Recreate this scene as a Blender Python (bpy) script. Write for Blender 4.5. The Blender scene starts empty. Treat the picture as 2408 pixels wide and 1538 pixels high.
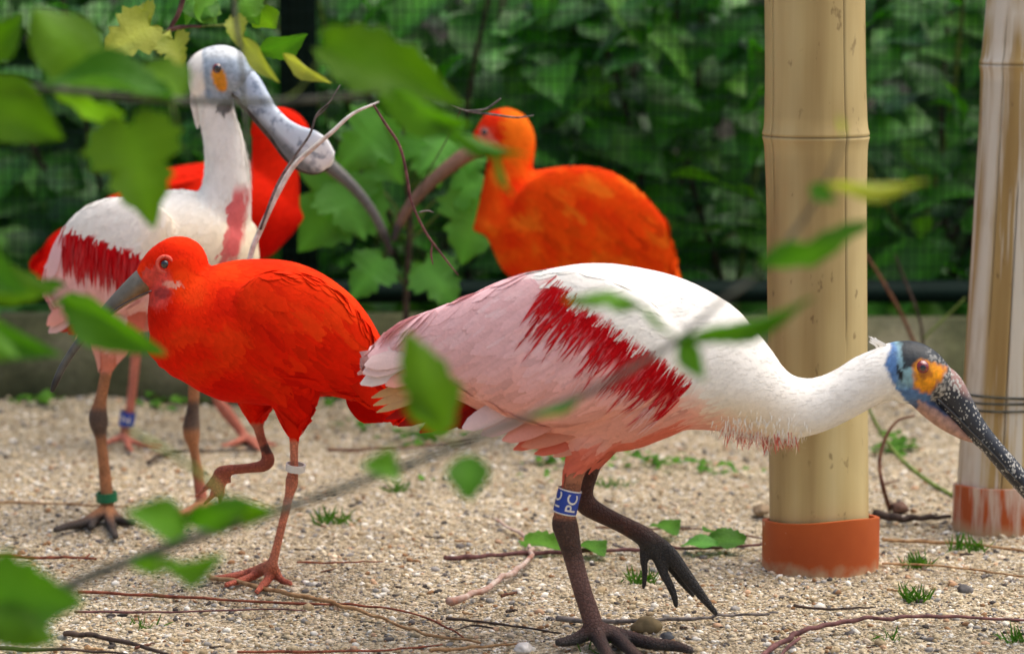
import bpy, bmesh, math, random
import numpy as np
from mathutils import Vector, Matrix, noise as mnoise
from mathutils.bvhtree import BVHTree

random.seed(7)
rng = np.random.default_rng(11)
sc = bpy.context.scene
COL = sc.collection
R = math.radians

# ------------------------------------------------------------------ camera
CAM = Vector((0.0, 0.0, 0.70)); PITCH = R(6.76)
cam_d = bpy.data.cameras.new('camera'); cam = bpy.data.objects.new('camera', cam_d); COL.objects.link(cam)
cam.location = CAM; cam.rotation_euler = (math.pi / 2 - PITCH, 0, 0)
cam_d.sensor_width = 36; cam_d.sensor_fit = 'HORIZONTAL'; cam_d.lens = 100
cam_d.clip_start = 0.05; cam_d.clip_end = 500
cam_d.dof.use_dof = True; cam_d.dof.focus_distance = 3.20; cam_d.dof.aperture_fstop = 4.5
sc.camera = cam

# ------------------------------------------------------------------ world and sun
w = bpy.data.worlds.new('World'); sc.world = w; w.use_nodes = True
nt = w.node_tree; nt.nodes.clear()
wo = nt.nodes.new('ShaderNodeOutputWorld'); bg = nt.nodes.new('ShaderNodeBackground'); sky = nt.nodes.new('ShaderNodeTexSky')
SUN_EL, SUN_AZ = R(68), R(75)       # azimuth measured clockwise from +Y (the view direction)
sky.sky_type = 'NISHITA'; sky.sun_disc = False; sky.sun_elevation = SUN_EL; sky.sun_rotation = SUN_AZ
sky.air_density = 1.0; sky.dust_density = 6.0; sky.ozone_density = 0.6
nt.links.new(sky.outputs[0], bg.inputs[0]); nt.links.new(bg.outputs[0], wo.inputs[0]); bg.inputs[1].default_value = 0.12
sd = bpy.data.lights.new('sun', 'SUN'); sd.energy = 1.5; sd.angle = R(70); sd.color = (1.0, 0.965, 0.90)
so = bpy.data.objects.new('sun', sd); COL.objects.link(so)
sdir = Vector((math.sin(SUN_AZ) * math.cos(SUN_EL), math.cos(SUN_AZ) * math.cos(SUN_EL), math.sin(SUN_EL)))
so.rotation_euler = sdir.to_track_quat('Z', 'Y').to_euler(); so.location = sdir * 20
sc.view_settings.view_transform = 'Standard'; sc.view_settings.look = 'None'
sc.view_settings.exposure = 0.7; sc.view_settings.gamma = 1.0
sc.render.engine = 'CYCLES'
sc.cycles.use_denoising = True
sc.cycles.max_bounces = 6; sc.cycles.transparent_max_bounces = 8
sc.cycles.sample_clamp_indirect = 6

# ------------------------------------------------------------------ helpers
F = 2408 * 100 / 36.0
FW = Vector((0, math.cos(PITCH), -math.sin(PITCH))); UP = Vector((0, math.sin(PITCH), math.cos(PITCH)))

def ray(px, py):
    return FW + Vector((1, 0, 0)) * ((px - 1204) / F) + UP * ((769 - py) / F)
def P(px, py, Y):                      # a point standing at distance Y
    r = ray(px, py); return CAM + r * (Y / r.y)
def G(px, py, z=0.0):                  # a point lying on the ground
    r = ray(px, py); return CAM + r * ((z - CAM.z) / r.z)
def mpp(Y):                            # metres per unit at distance Y
    return Y / F
def inv(V, Y0):                        # side-view coordinates of points, in the plane of the bird
    x = V[:, 0]; z = V[:, 2] - CAM.z
    dep = Y0 * FW.y + z * FW.z
    return 1204 + F * x / dep, 769 - F * (Y0 * UP.y + z * UP.z) / dep

def lin(r, g, b):
    f = lambda c: (c / 255 / 12.92) if c / 255 <= 0.04045 else ((c / 255 + 0.055) / 1.055) ** 2.4
    return np.array((f(r), f(g), f(b)))
def ss(a, b, x):
    t = np.clip((x - a) / (b - a), 0, 1); return t * t * (3 - 2 * t)
def mix(a, b, t):
    t = np.asarray(t)[..., None]; return a * (1 - t) + b * t

def empty(name, loc, label=None, cat=None, group=None):
    o = bpy.data.objects.new(name, None); COL.objects.link(o); o.location = loc; o.empty_display_size = 0.05
    tag(o, label, cat, group); return o
def tag(o, label=None, cat=None, group=None, kind=None):
    if label: o['label'] = label
    if cat: o['category'] = cat
    if group: o['group'] = group
    if kind: o['kind'] = kind
    return o
def set_col(me, col):
    a = me.color_attributes.new('Col', 'FLOAT_COLOR', 'POINT')
    c = np.ones((len(me.vertices), 4), dtype=np.float32); c[:, :3] = col
    a.data.foreach_set('color', c.ravel())
def mesh(name, V, Fc, mat, col=None, smooth=True):
    me = bpy.data.meshes.new(name)
    me.from_pydata([tuple(v) for v in V], [], [tuple(f) for f in Fc]) if not isinstance(Fc, np.ndarray) else fast(me, V, Fc)
    if mat: me.materials.append(mat)
    if col is not None: set_col(me, col)
    if smooth: me.polygons.foreach_set('use_smooth', [True] * len(me.polygons))
    me.update(); return me
def fast(me, V, Fc):
    n, k = Fc.shape
    me.vertices.add(len(V)); me.vertices.foreach_set('co', np.asarray(V, dtype=np.float32).ravel())
    me.loops.add(n * k); me.loops.foreach_set('vertex_index', Fc.astype(np.int32).ravel())
    me.polygons.add(n); me.polygons.foreach_set('loop_start', np.arange(0, n * k, k, dtype=np.int32))
    me.update(calc_edges=True)
def put(name, me, parent=None, loc=None):
    o = bpy.data.objects.new(name, me); COL.objects.link(o)
    if parent: o.parent = parent
    if loc is not None: o.location = loc
    return o
def part(name, V, Fc, mat, parent, col=None, smooth=True):      # V in world space, stored relative to the thing's base
    V = np.asarray([tuple(v) for v in V], dtype=float)
    if parent is not None:
        root = parent
        while root.parent: root = root.parent
        V = V - np.array(root.location)
    return put(name, mesh(name, V, Fc, mat, col, smooth), parent)

def catmull(D, m):
    D = np.asarray(D, dtype=float); n = len(D)
    if n < 3:
        t = np.linspace(0, 1, m + 1)[:, None]; return D[0] * (1 - t) + D[-1] * t
    E = np.vstack([2 * D[0] - D[1], D, 2 * D[-1] - D[-2]]); out = []
    for i in range(n - 1):
        p0, p1, p2, p3 = E[i:i + 4]
        for t in np.arange(m) / m:
            out.append(0.5 * (2 * p1 + (p2 - p0) * t + (2 * p0 - 5 * p1 + 4 * p2 - p3) * t * t + (3 * p1 - p0 - 3 * p2 + p3) * t ** 3))
    out.append(D[-1]); return np.array(out)
def loft(st, n=20, m=5, hint=(0, 1, 0), cap=0.6):
    """st rows: x,y,z,r_up,r_side ; closed elliptic tube"""
    A = catmull(st, m) if m > 1 else np.asarray(st, float)
    C = A[:, :3]; ra = np.maximum(A[:, 3], 1e-4); rb = np.maximum(A[:, 4], 1e-4)
    T = np.gradient(C, axis=0); T /= np.linalg.norm(T, axis=1)[:, None] + 1e-12
    h = np.array(hint, float); V = []; Fc = []
    ang = np.linspace(0, 2 * math.pi, n, endpoint=False); k = len(C)
    for i in range(k):
        s = h - T[i] * (h @ T[i]); s /= np.linalg.norm(s) + 1e-9; u = np.cross(T[i], s)
        V.append(C[i] + np.outer(np.cos(ang), u) * ra[i] + np.outer(np.sin(ang), s) * rb[i])
    V = np.vstack(V)
    for i in range(k - 1):
        for j in range(n):
            j2 = (j + 1) % n
            Fc.append((i * n + j, i * n + j2, (i + 1) * n + j2, (i + 1) * n + j))
    a = len(V); V = np.vstack([V, C[0] - T[0] * ra[0] * cap, C[-1] + T[-1] * ra[-1] * cap])
    for j in range(n):
        j2 = (j + 1) % n
        Fc.append((a, j2, j)); Fc.append((a + 1, (k - 1) * n + j, (k - 1) * n + j2))
    return V, Fc
def tube(pts, rad, n=8, m=4, cap=0.5):
    pts = [tuple(p) for p in pts]
    if not hasattr(rad, '__len__'): rad = [rad] * len(pts)
    d = Vector(pts[-1]) - Vector(pts[0])
    ax = (0, 1, 0) if abs(d.normalized().y) < 0.8 else (1, 0, 0)
    return loft([(*p, r, r) for p, r in zip(pts, rad)], n, m, ax, cap)
def join(parts):
    V = []; Fc = []; o = 0
    for v, f in parts:
        V.append(np.asarray(v)); Fc += [tuple(i + o for i in q) for q in f]; o += len(v)
    return np.vstack(V), Fc
def fuse(parts, voxel, it=6):
    V, Fc = join(parts)
    me = mesh('tmp', V, Fc, None); o = put('tmp', me)
    r = o.modifiers.new('r', 'REMESH'); r.mode = 'VOXEL'; r.voxel_size = voxel
    s = o.modifiers.new('s', 'SMOOTH'); s.factor = 0.5; s.iterations = it
    dg = bpy.context.evaluated_depsgraph_get()
    out = bpy.data.meshes.new_from_object(o.evaluated_get(dg))
    bpy.data.objects.remove(o); bpy.data.meshes.remove(me)
    out.polygons.foreach_set('use_smooth', [True] * len(out.polygons))
    return out
def verts(me):
    a = np.zeros(len(me.vertices) * 3, dtype=np.float32); me.vertices.foreach_get('co', a); return a.reshape(-1, 3).astype(float)

def relax(me, Y0, maskf, it):
    V = verts(me); E = np.zeros(len(me.edges) * 2, dtype=np.int32); me.edges.foreach_get('vertices', E); E = E.reshape(-1, 2)
    x, y = inv(V, Y0); m = (maskf(x, y) * .5)[:, None]; deg = np.bincount(E.ravel(), minlength=len(V))[:, None]
    for _ in range(it):
        A = np.zeros_like(V); np.add.at(A, E[:, 0], V[E[:, 1]]); np.add.at(A, E[:, 1], V[E[:, 0]]); V = V * (1 - m) + A / deg * m
    me.vertices.foreach_set('co', V.astype(np.float32).ravel()); me.update()

# ------------------------------------------------------------------ materials
def mat(name, rough=0.7, spec=0.3):
    m = bpy.data.materials.new(name); m.use_nodes = True
    b = m.node_tree.nodes['Principled BSDF']; b.inputs['Roughness'].default_value = rough
    b.inputs['Specular IOR Level'].default_value = spec
    return m, m.node_tree, b
def N(nt, t, **kw):
    n = nt.nodes.new(t)
    for k, v in kw.items():
        if k in n.inputs: n.inputs[k].default_value = v
        else: setattr(n, k, v)
    return n
def noise_tex(nt, scale, detail=4, stretch=None, coord='Object', rough=0.55):
    tc = N(nt, 'ShaderNodeTexCoord'); n = N(nt, 'ShaderNodeTexNoise', Scale=scale, Detail=detail, Roughness=rough)
    if stretch:
        mp = N(nt, 'ShaderNodeMapping'); mp.inputs['Scale'].default_value = stretch
        nt.links.new(tc.outputs[coord], mp.inputs[0]); nt.links.new(mp.outputs[0], n.inputs['Vector'])
    else: nt.links.new(tc.outputs[coord], n.inputs['Vector'])
    return n
def ramp(nt, src, stops):
    r = N(nt, 'ShaderNodeValToRGB'); e = r.color_ramp.elements
    while len(e) < len(stops): e.new(0.5)
    for q, (p, c) in zip(e, stops):
        q.position = p; q.color = (*c, 1) if len(c) == 3 else c
    nt.links.new(src, r.inputs[0]); return r
def bump(nt, b, src, strength=0.3, dist=0.002):
    n = N(nt, 'ShaderNodeBump', Strength=strength, Distance=dist); nt.links.new(src, n.inputs['Height']); nt.links.new(n.outputs[0], b.inputs['Normal'])
def mixc(nt, a, b, f, mode='MIX'):
    n = N(nt, 'ShaderNodeMix', data_type='RGBA', blend_type=mode)
    for s, x in ((6, a), (7, b), (0, f)):
        if hasattr(x, 'links'): nt.links.new(x, n.inputs[s])
        elif s == 0: n.inputs[0].default_value = x
        else: n.inputs[s].default_value = (*x, 1)
    return n.outputs[2]
def attr(nt, name='Col'):
    return N(nt, 'ShaderNodeAttribute', attribute_name=name).outputs[0]

def m_feather(name, rough=0.8, transl=0.18, nscale=160, amt=0.25, sheen=0.2):
    m, nt, b = mat(name, rough, 0.06)
    c = attr(nt); n = noise_tex(nt, nscale, 3)
    r = ramp(nt, n.outputs[0], [(0.3, (1 - amt,) * 3), (0.7, (1 + amt * 0.15,) * 3)])
    cc = mixc(nt, c, r.outputs[0], 1.0, 'MULTIPLY'); nt.links.new(cc, b.inputs['Base Color'])
    bump(nt, b, n.outputs[0], 0.25, 0.0015)
    b.inputs['Sheen Weight'].default_value = sheen; b.inputs['Sheen Roughness'].default_value = 0.6
    if transl:
        t = N(nt, 'ShaderNodeBsdfTranslucent'); nt.links.new(cc, t.inputs[0])
        mx = N(nt, 'ShaderNodeMixShader'); mx.inputs[0].default_value = transl
        nt.links.new(b.outputs[0], mx.inputs[1]); nt.links.new(t.outputs[0], mx.inputs[2])
        nt.links.new(mx.outputs[0], nt.nodes['Material Output'].inputs[0])
    return m
M_FEATHER = m_feather('feather', 0.9, 0.10, 300, 0.06, 0.0)
M_RED = m_feather('red_feather', 0.85, 0.05, 120, 0.10, 0.0)
M_BODY = m_feather('down', 0.95, 0.0, 220, 0.06, 0.0)
M_REDBODY = m_feather('red_down', 0.9, 0.0, 140, 0.10, 0.0)

def m_skin():
    m, nt, b = mat('scaly_skin', 0.55, 0.35)
    tc = N(nt, 'ShaderNodeTexCoord'); v = N(nt, 'ShaderNodeTexVoronoi', Scale=250.0, feature='DISTANCE_TO_EDGE'); nt.links.new(tc.outputs['Object'], v.inputs['Vector'])
    r = ramp(nt, v.outputs[0], [(0.0, (0.55,) * 3), (0.16, (1.0,) * 3)])
    n = noise_tex(nt, 60, 3); r2 = ramp(nt, n.outputs[0], [(0.3, (0.7,) * 3), (0.7, (1.1,) * 3)])
    c = mixc(nt, attr(nt), r.outputs[0], 0.8, 'MULTIPLY'); c = mixc(nt, c, r2.outputs[0], 1.0, 'MULTIPLY')
    nt.links.new(c, b.inputs['Base Color']); bump(nt, b, r.outputs[0], 0.9, 0.0018); return m
M_SKIN = m_skin()
M_FACE = None
def m_attr(name, rough=0.5, spec=0.4, amt=0.2, ns=40, bs=0.2, stretch=None, coat=0.0):
    m, nt, b = mat(name, rough, spec); n = noise_tex(nt, ns, 4, stretch)
    r = ramp(nt, n.outputs[0], [(0.3, (1 - amt,) * 3), (0.7, (1 + amt * 0.3,) * 3)])
    nt.links.new(mixc(nt, attr(nt), r.outputs[0], 1.0, 'MULTIPLY'), b.inputs['Base Color']); bump(nt, b, n.outputs[0], bs, 0.001)
    b.inputs['Coat Weight'].default_value = coat; return m
M_FACE = m_attr('face_skin', .55, .35, .35, 160, .7)
M_BILL = m_attr('bill_horn', 0.4, 0.5, 0.35, 120, 0.2)
def m_speckle():
    m, nt, b = mat('speckled_bill', 0.42, 0.5)
    tc = N(nt, 'ShaderNodeTexCoord'); mp = N(nt, 'ShaderNodeMapping'); mp.inputs['Scale'].default_value = (1, 1, 0.75)
    nt.links.new(tc.outputs['Object'], mp.inputs[0])
    v = N(nt, 'ShaderNodeTexVoronoi', Scale=330.0); nt.links.new(mp.outputs[0], v.inputs['Vector'])
    n = noise_tex(nt, 55, 3)
    d = N(nt, 'ShaderNodeMath', operation='ADD'); nt.links.new(v.outputs['Distance'], d.inputs[0])
    k = N(nt, 'ShaderNodeMath', operation='MULTIPLY'); k.inputs[1].default_value = 1.1; nt.links.new(n.outputs[0], k.inputs[0]); nt.links.new(k.outputs[0], d.inputs[1])
    r = ramp(nt, d.outputs[0], [(0.80, (1, 1, 1)), (0.90, (0, 0, 0))])
    nt.links.new(mixc(nt, attr(nt), lin(176, 174, 166), r.outputs[0]), b.inputs['Base Color']); bump(nt, b, r.outputs[0], 0.3, 0.0008); return m
M_SPECK = m_speckle()
def m_plain(name, c, rough=0.5, spec=0.4, amt=0.15, ns=60, bs=0.1, coat=0.0):
    m, nt, b = mat(name, rough, spec); n = noise_tex(nt, ns, 4)
    r = ramp(nt, n.outputs[0], [(0.3, tuple(np.array(c) * (1 - amt))), (0.7, tuple(np.array(c) * (1 + amt)))])
    nt.links.new(r.outputs[0], b.inputs['Base Color']); bump(nt, b, n.outputs[0], bs, 0.001); b.inputs['Coat Weight'].default_value = coat; return m
M_PUPIL = m_plain('pupil', (0.004, 0.004, 0.006), 0.08, 0.6, 0.1, 60, 0, 1.0)
M_IRIS_RED = m_plain('red_iris', lin(120, 18, 14), 0.15, 0.5, 0.3, 600, 0, 1.0)
M_IRIS_DARK = m_plain('dark_iris', lin(30, 28, 38), 0.15, 0.5, 0.3, 600, 0, 1.0)
M_BAND_BLUE = m_plain('blue_plastic', lin(20, 62, 160), 0.35, 0.5, 0.1, 80, 0.05)
M_BAND_WHITE = m_plain('white_plastic', lin(225, 222, 212), 0.4, 0.5, 0.08, 80, 0.05)
M_BAND_GREEN = m_plain('green_plastic', lin(10, 110, 70), 0.35, 0.5, 0.15, 200, 0.2)

def m_leaf(name, c1, c2, transl=0.35, rough=0.55, spec=0.22):
    m, nt, b = mat(name, rough, spec)
    oi = N(nt, 'ShaderNodeObjectInfo'); n = noise_tex(nt, 3.0, 4, None, 'Object')
    ad = N(nt, 'ShaderNodeMath', operation='ADD'); nt.links.new(oi.outputs['Random'], ad.inputs[0]); nt.links.new(n.outputs[0], ad.inputs[1])
    hf = N(nt, 'ShaderNodeMath', operation='MULTIPLY'); hf.inputs[1].default_value = 0.5; nt.links.new(ad.outputs[0], hf.inputs[0])
    r = ramp(nt, hf.outputs[0], [(0.2, c1), (0.8, c2)])
    c = mixc(nt, r.outputs[0], attr(nt), 1.0, 'MULTIPLY'); nt.links.new(c, b.inputs['Base Color'])
    n2 = noise_tex(nt, 14.0, 3); bump(nt, b, n2.outputs[0], 0.25, 0.01)
    t = N(nt, 'ShaderNodeBsdfTranslucent'); hs = N(nt, 'ShaderNodeHueSaturation', Saturation=1.15, Value=1.5)
    nt.links.new(c, hs.inputs['Color']); nt.links.new(hs.outputs[0], t.inputs[0])
    mx = N(nt, 'ShaderNodeMixShader'); mx.inputs[0].default_value = transl
    nt.links.new(b.outputs[0], mx.inputs[1]); nt.links.new(t.outputs[0], mx.inputs[2]); nt.links.new(mx.outputs[0], nt.nodes['Material Output'].inputs[0])
    return m
M_LEAF = m_leaf('foreground_leaf', (0.045, 0.150, 0.010), (0.10, 0.25, 0.02))
M_LEAFDK = m_leaf('deep_leaf', (0.050, 0.145, 0.005), (0.10, 0.22, 0.010), .45)
M_LEAFYG = m_leaf('young_leaf', (0.26, 0.32, 0.05), (0.38, 0.42, 0.08))
M_SHRUB = m_leaf('shrub_leaf', (0.024, 0.125, 0.009), (0.070, 0.26, 0.020), 0.36, 0.40, 0.4)
M_HEDGE = m_leaf('hedge_leaf', (0.022, 0.095, 0.010), (0.055, 0.20, 0.018), 0.28, 0.45, 0.35)
M_SYC = m_leaf('sycamore_leaf', (0.085, 0.28, 0.035), (0.13, 0.37, 0.05), 0.3, 0.5, 0.25)
M_GRASS = m_leaf('grass', (0.045, 0.14, 0.015), (0.09, 0.22, 0.02), 0.3)

def m_bark(name, c1, c2, ns=90, rough=0.75):
    m, nt, b = mat(name, rough, 0.25); n = noise_tex(nt, ns, 5); r = ramp(nt, n.outputs[0], [(0.35, tuple(c1)), (0.65, tuple(c2))])
    nt.links.new(r.outputs[0], b.inputs['Base Color']); bump(nt, b, n.outputs[0], 0.5, 0.001); return m
M_TWIG = {
    'red': m_bark('red_brown_bark', lin(90, 45, 32), lin(150, 84, 60)), 'tan': m_bark('tan_bark', lin(128, 92, 58), lin(182, 146, 104)),
    'dark': m_bark('dark_bark', lin(42, 34, 30), lin(86, 70, 60)), 'grey': m_bark('grey_bark', lin(74, 68, 66), lin(136, 128, 122)),
    'purple': m_bark('purple_bark', lin(76, 48, 48), lin(128, 88, 84)), 'white': m_bark('bleached_bark', lin(184, 174, 158), lin(240, 236, 228), 60),
    'peel': m_bark('peeling_bark', lin(150, 96, 74), lin(205, 190, 178), 34), 'green': m_bark('green_stem', lin(78, 96, 40), lin(120, 140, 66)),
    'stem': m_bark('grey_green_bark', lin(58, 60, 52), lin(104, 104, 92), 70), 'bramble': m_bark('bramble_bark', lin(80, 42, 34), lin(120, 84, 58)),
}

# ------------------------------------------------------------------ ground
def gz(x, y):
    t = min(max((y - 4.46) / .25, 0), 1)                      # grit drifted up against the kerb
    return 0.006 * mnoise.noise(Vector((x * 2.3, y * 2.3, 0))) + 0.004 * mnoise.noise(Vector((x * 9, y * 9, 3))) + 0.002 * mnoise.noise(Vector((x * 26, y * 26, 7))) - 0.004 + t * t * (.030 + .034 * mnoise.noise(Vector((x * 3.1, 5, 1))) + .012 * mnoise.noise(Vector((x * 11, 5, 2))))
def m_ground():
    m, nt, b = mat('sandy_gravel', 0.9, 0.15)
    tc = N(nt, 'ShaderNodeTexCoord')
    v = N(nt, 'ShaderNodeTexVoronoi', Scale=210.0); nt.links.new(tc.outputs['Object'], v.inputs['Vector'])
    sep = N(nt, 'ShaderNodeSeparateColor'); nt.links.new(v.outputs['Color'], sep.inputs[0])
    r = ramp(nt, sep.outputs[0], [(0.0, lin(84, 78, 66)), (0.14, lin(152, 138, 114)), (0.35, lin(190, 175, 147)), (0.6, lin(204, 190, 163)), (0.85, lin(184, 164, 132)), (0.95, lin(230, 226, 214))])
    n = noise_tex(nt, 3.2, 5); r2 = ramp(nt, n.outputs[0], [(0.34, (0.84, 0.82, 0.79)), (0.6, (1.16, 1.14, 1.11))])
    c = mixc(nt, r.outputs[0], r2.outputs[0], 1.0, 'MULTIPLY')
    n3 = noise_tex(nt, 700, 2); r3 = ramp(nt, n3.outputs[0], [(0.3, (0.75,) * 3), (0.7, (1.1,) * 3)])
    c = mixc(nt, c, r3.outputs[0], 1.0, 'MULTIPLY'); nt.links.new(c, b.inputs['Base Color'])
    sm = ramp(nt, v.outputs['Distance'], [(0.0, (1, 1, 1)), (0.6, (0, 0, 0))]); bump(nt, b, sm.outputs[0], 1.0, 0.006); return m
gx = np.concatenate([-np.geomspace(60, 1.75, 14), np.arange(-1.7, 1.701, 0.025), np.geomspace(1.75, 60, 14)])
gy = np.concatenate([[-60, -20, -6, -2, 0, 1, 1.7], np.arange(1.9, 4.95, 0.025), np.geomspace(5.0, 120, 16)])
GV = np.array([(x, y, gz(x, y) if abs(x) < 3 and 1.5 < y < 6 else -0.004) for y in gy for x in gx]); nx = len(gx)
ii = np.array([(j * nx + i, j * nx + i + 1, (j + 1) * nx + i + 1, (j + 1) * nx + i) for j in range(len(gy) - 1) for i in range(nx - 1)])
ground = tag(put('ground', mesh('ground', GV, ii, m_ground())), 'pale sandy gravel ground of the bird enclosure', None, None, 'structure')

# loose gravel: uncountable small stones
def gravel():
    ico = bmesh.new(); bmesh.ops.create_icosphere(ico, subdivisions=1, radius=1); T1 = np.array([v.co for v in ico.verts]); F1 = np.array([[v.index for v in f.verts] for f in ico.faces]); ico.free()
    T2 = np.array([(1, 0, 0), (-1, 0, 0), (0, 1, 0), (0, -1, 0), (0, 0, 1), (0, 0, -1)], float); F2 = np.array([(0, 2, 4), (2, 1, 4), (1, 3, 4), (3, 0, 4), (2, 0, 5), (1, 2, 5), (3, 1, 5), (0, 3, 5)])
    pal = np.array([lin(208, 194, 166), lin(192, 175, 142), lin(172, 152, 118), lin(232, 226, 212), lin(150, 146, 140), lin(110, 104, 100), lin(148, 112, 78), lin(74, 68, 64), lin(214, 196, 170), lin(196, 160, 128)])
    pr = np.array([.20, .18, .14, .11, .10, .06, .06, .05, .07, .03])
    allV, allF, allC = [], [], []; off = 0
    for T, Fc, n, lo, hi in ((T1, F1, 17000, 0.0021, 0.0050), (T2, F2, 52000, 0.0010, 0.0026)):
        y = 2.45 + (4.72 - 2.45) * rng.random(n) ** 1.25; x = (rng.random(n) * 2 - 1) * (0.22 * y + 0.12)
        z = np.array([gz(a, b) for a, b in zip(x, y)])
        s = lo + (hi - lo) * rng.random(n) ** 2.2
        big = rng.random(n) < 0.006
        s = np.where(big & (T is T1), s * 1.5, s)
        sc3 = s[:, None] * np.stack([0.8 + 0.7 * rng.random(n), 0.8 + 0.5 * rng.random(n), 0.5 + 0.45 * rng.random(n)], 1)
        jit = 1 + 0.28 * (rng.random((n, len(T))) - 0.5)
        L = T[None] * jit[..., None] * sc3[:, None, :]
        a = rng.random(n) * 6.283; ca, sa = np.cos(a), np.sin(a); tl = (rng.random(n) - .5) * 0.9
        X = L[..., 0] * ca[:, None] - L[..., 1] * sa[:, None]; Yv = L[..., 0] * sa[:, None] + L[..., 1] * ca[:, None]; Z = L[..., 2] + X * np.sin(tl)[:, None]
        W = np.stack([X + x[:, None], Yv + y[:, None], Z + (z + sc3[:, 2] * 0.25)[:, None]], -1).reshape(-1, 3)
        c = pal[rng.choice(len(pal), n, p=pr)] * ((0.92 + 0.36 * rng.random(n)) * np.array([1.0 + .28 * mnoise.noise(Vector((a * 2.6, b * 3.4, 8))) for a, b in zip(x, y)]))[:, None]
        allV.append(W); allC.append(np.repeat(c, len(T), 0))
        allF.append((Fc[None] + (np.arange(n) * len(T))[:, None, None]).reshape(-1, 3) + off); off += len(W)
    me = mesh('gravel', np.vstack(allV), np.vstack(allF), m_attr('gravel_stone', 0.8, 0.25, 0.25, 300, 0.2), np.vstack(allC), smooth=False)
    tag(put('gravel', me), 'loose mixed tan, white and grey gravel scattered over the sand', 'gravel', None, 'stuff')
gravel()

# ------------------------------------------------------------------ concrete kerb
def box(x0, x1, y0, y1, z0, z1, bev=0.0, sub=1):
    bm = bmesh.new(); bmesh.ops.create_cube(bm, size=1)
    for v in bm.verts: v.co = Vector(((x0 + x1) / 2 + v.co.x * (x1 - x0), (y0 + y1) / 2 + v.co.y * (y1 - y0), (z0 + z1) / 2 + v.co.z * (z1 - z0)))
    if bev: bmesh.ops.bevel(bm, geom=bm.edges[:], offset=bev, segments=2, affect='EDGES')
    V = np.array([v.co for v in bm.verts]); Fc = [tuple(v.index for v in f.verts) for f in bm.faces]; bm.free(); return V, Fc
def m_concrete():
    m, nt, b = mat('mossy_concrete', 0.9, 0.2)
    n = noise_tex(nt, 5, 6); r = ramp(nt, n.outputs[0], [(0.3, lin(56, 60, 38)), (0.5, lin(90, 92, 64)), (0.72, lin(126, 122, 98))])
    n2 = noise_tex(nt, 90, 4); r2 = ramp(nt, n2.outputs[0], [(0.3, (0.75,) * 3), (0.7, (1.1,) * 3)])
    nt.links.new(mixc(nt, r.outputs[0], r2.outputs[0], 1.0, 'MULTIPLY'), b.inputs['Base Color']); bump(nt, b, n2.outputs[0], 0.5, 0.004); return m
M_CONC = m_concrete()
kerb = empty('concrete_kerb', (0, 4.74, 0), 'low mossy grey concrete kerb running under the wire mesh fence', 'kerb')
for i in range(-3, 3):
    V, Fc = box(i * 1.0 + 0.13, i * 1.0 + 1.122, 4.71 + 0.002 * (i % 2), 4.79, -0.1, 0.152 + 0.003 * (i % 3), 0.008)
    part('kerb_slab', V, Fc, M_CONC, kerb)

# ------------------------------------------------------------------ fence
M_FENCE = m_plain('dark_green_coating', (0.004, 0.014, 0.010), 0.7, 0.1)
fence = empty('wire_mesh_fence', (0, 4.83, 0.15), 'dark green wire mesh fence standing on the concrete kerb', 'fence')
FX0, FX1, FZ0, FZ1 = -2.4, 2.4, 0.20, 1.75
def wires():
    Vs, Fs = [], []; o = 0
    def bar(a, b, r):
        nonlocal o
        a = np.array(a); b = np.array(b); d = (b - a) / np.linalg.norm(b - a); u = np.cross(d, (0, 1, 0)); v = np.array((0, 1, 0))
        ring = [u * r, v * r, -u * r, -v * r]
        Vs.extend([a + q for q in ring] + [b + q for q in ring])
        Fs.extend([(o + k, o + (k + 1) % 4, o + 4 + (k + 1) % 4, o + 4 + k) for k in range(4)]); o += 8
    for x in np.arange(FX0, FX1, 0.0145): bar((x, 4.83, FZ0), (x, 4.83, FZ1), 0.0008)
    for z in np.arange(FZ0, FZ1, 0.029): bar((FX0, 4.8322, z), (FX1, 4.8322, z), 0.0009)
    return np.array(Vs), Fs
V, Fc = wires(); part('wire_mesh', V, Fc, M_FENCE, fence)
V, Fc = box(FX0, FX1, 4.80, 4.86, 0.172, 0.206, 0.004); part('bottom_rail', V, Fc, M_FENCE, fence)
for x in (-2.35, P(700, 60, 4.87).x, 1.85):
    V, Fc = box(x - 0.03, x + 0.03, 4.845, 4.905, 0.155, 1.8, 0.004); part('fence_post', V, Fc, M_FENCE, fence)

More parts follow.
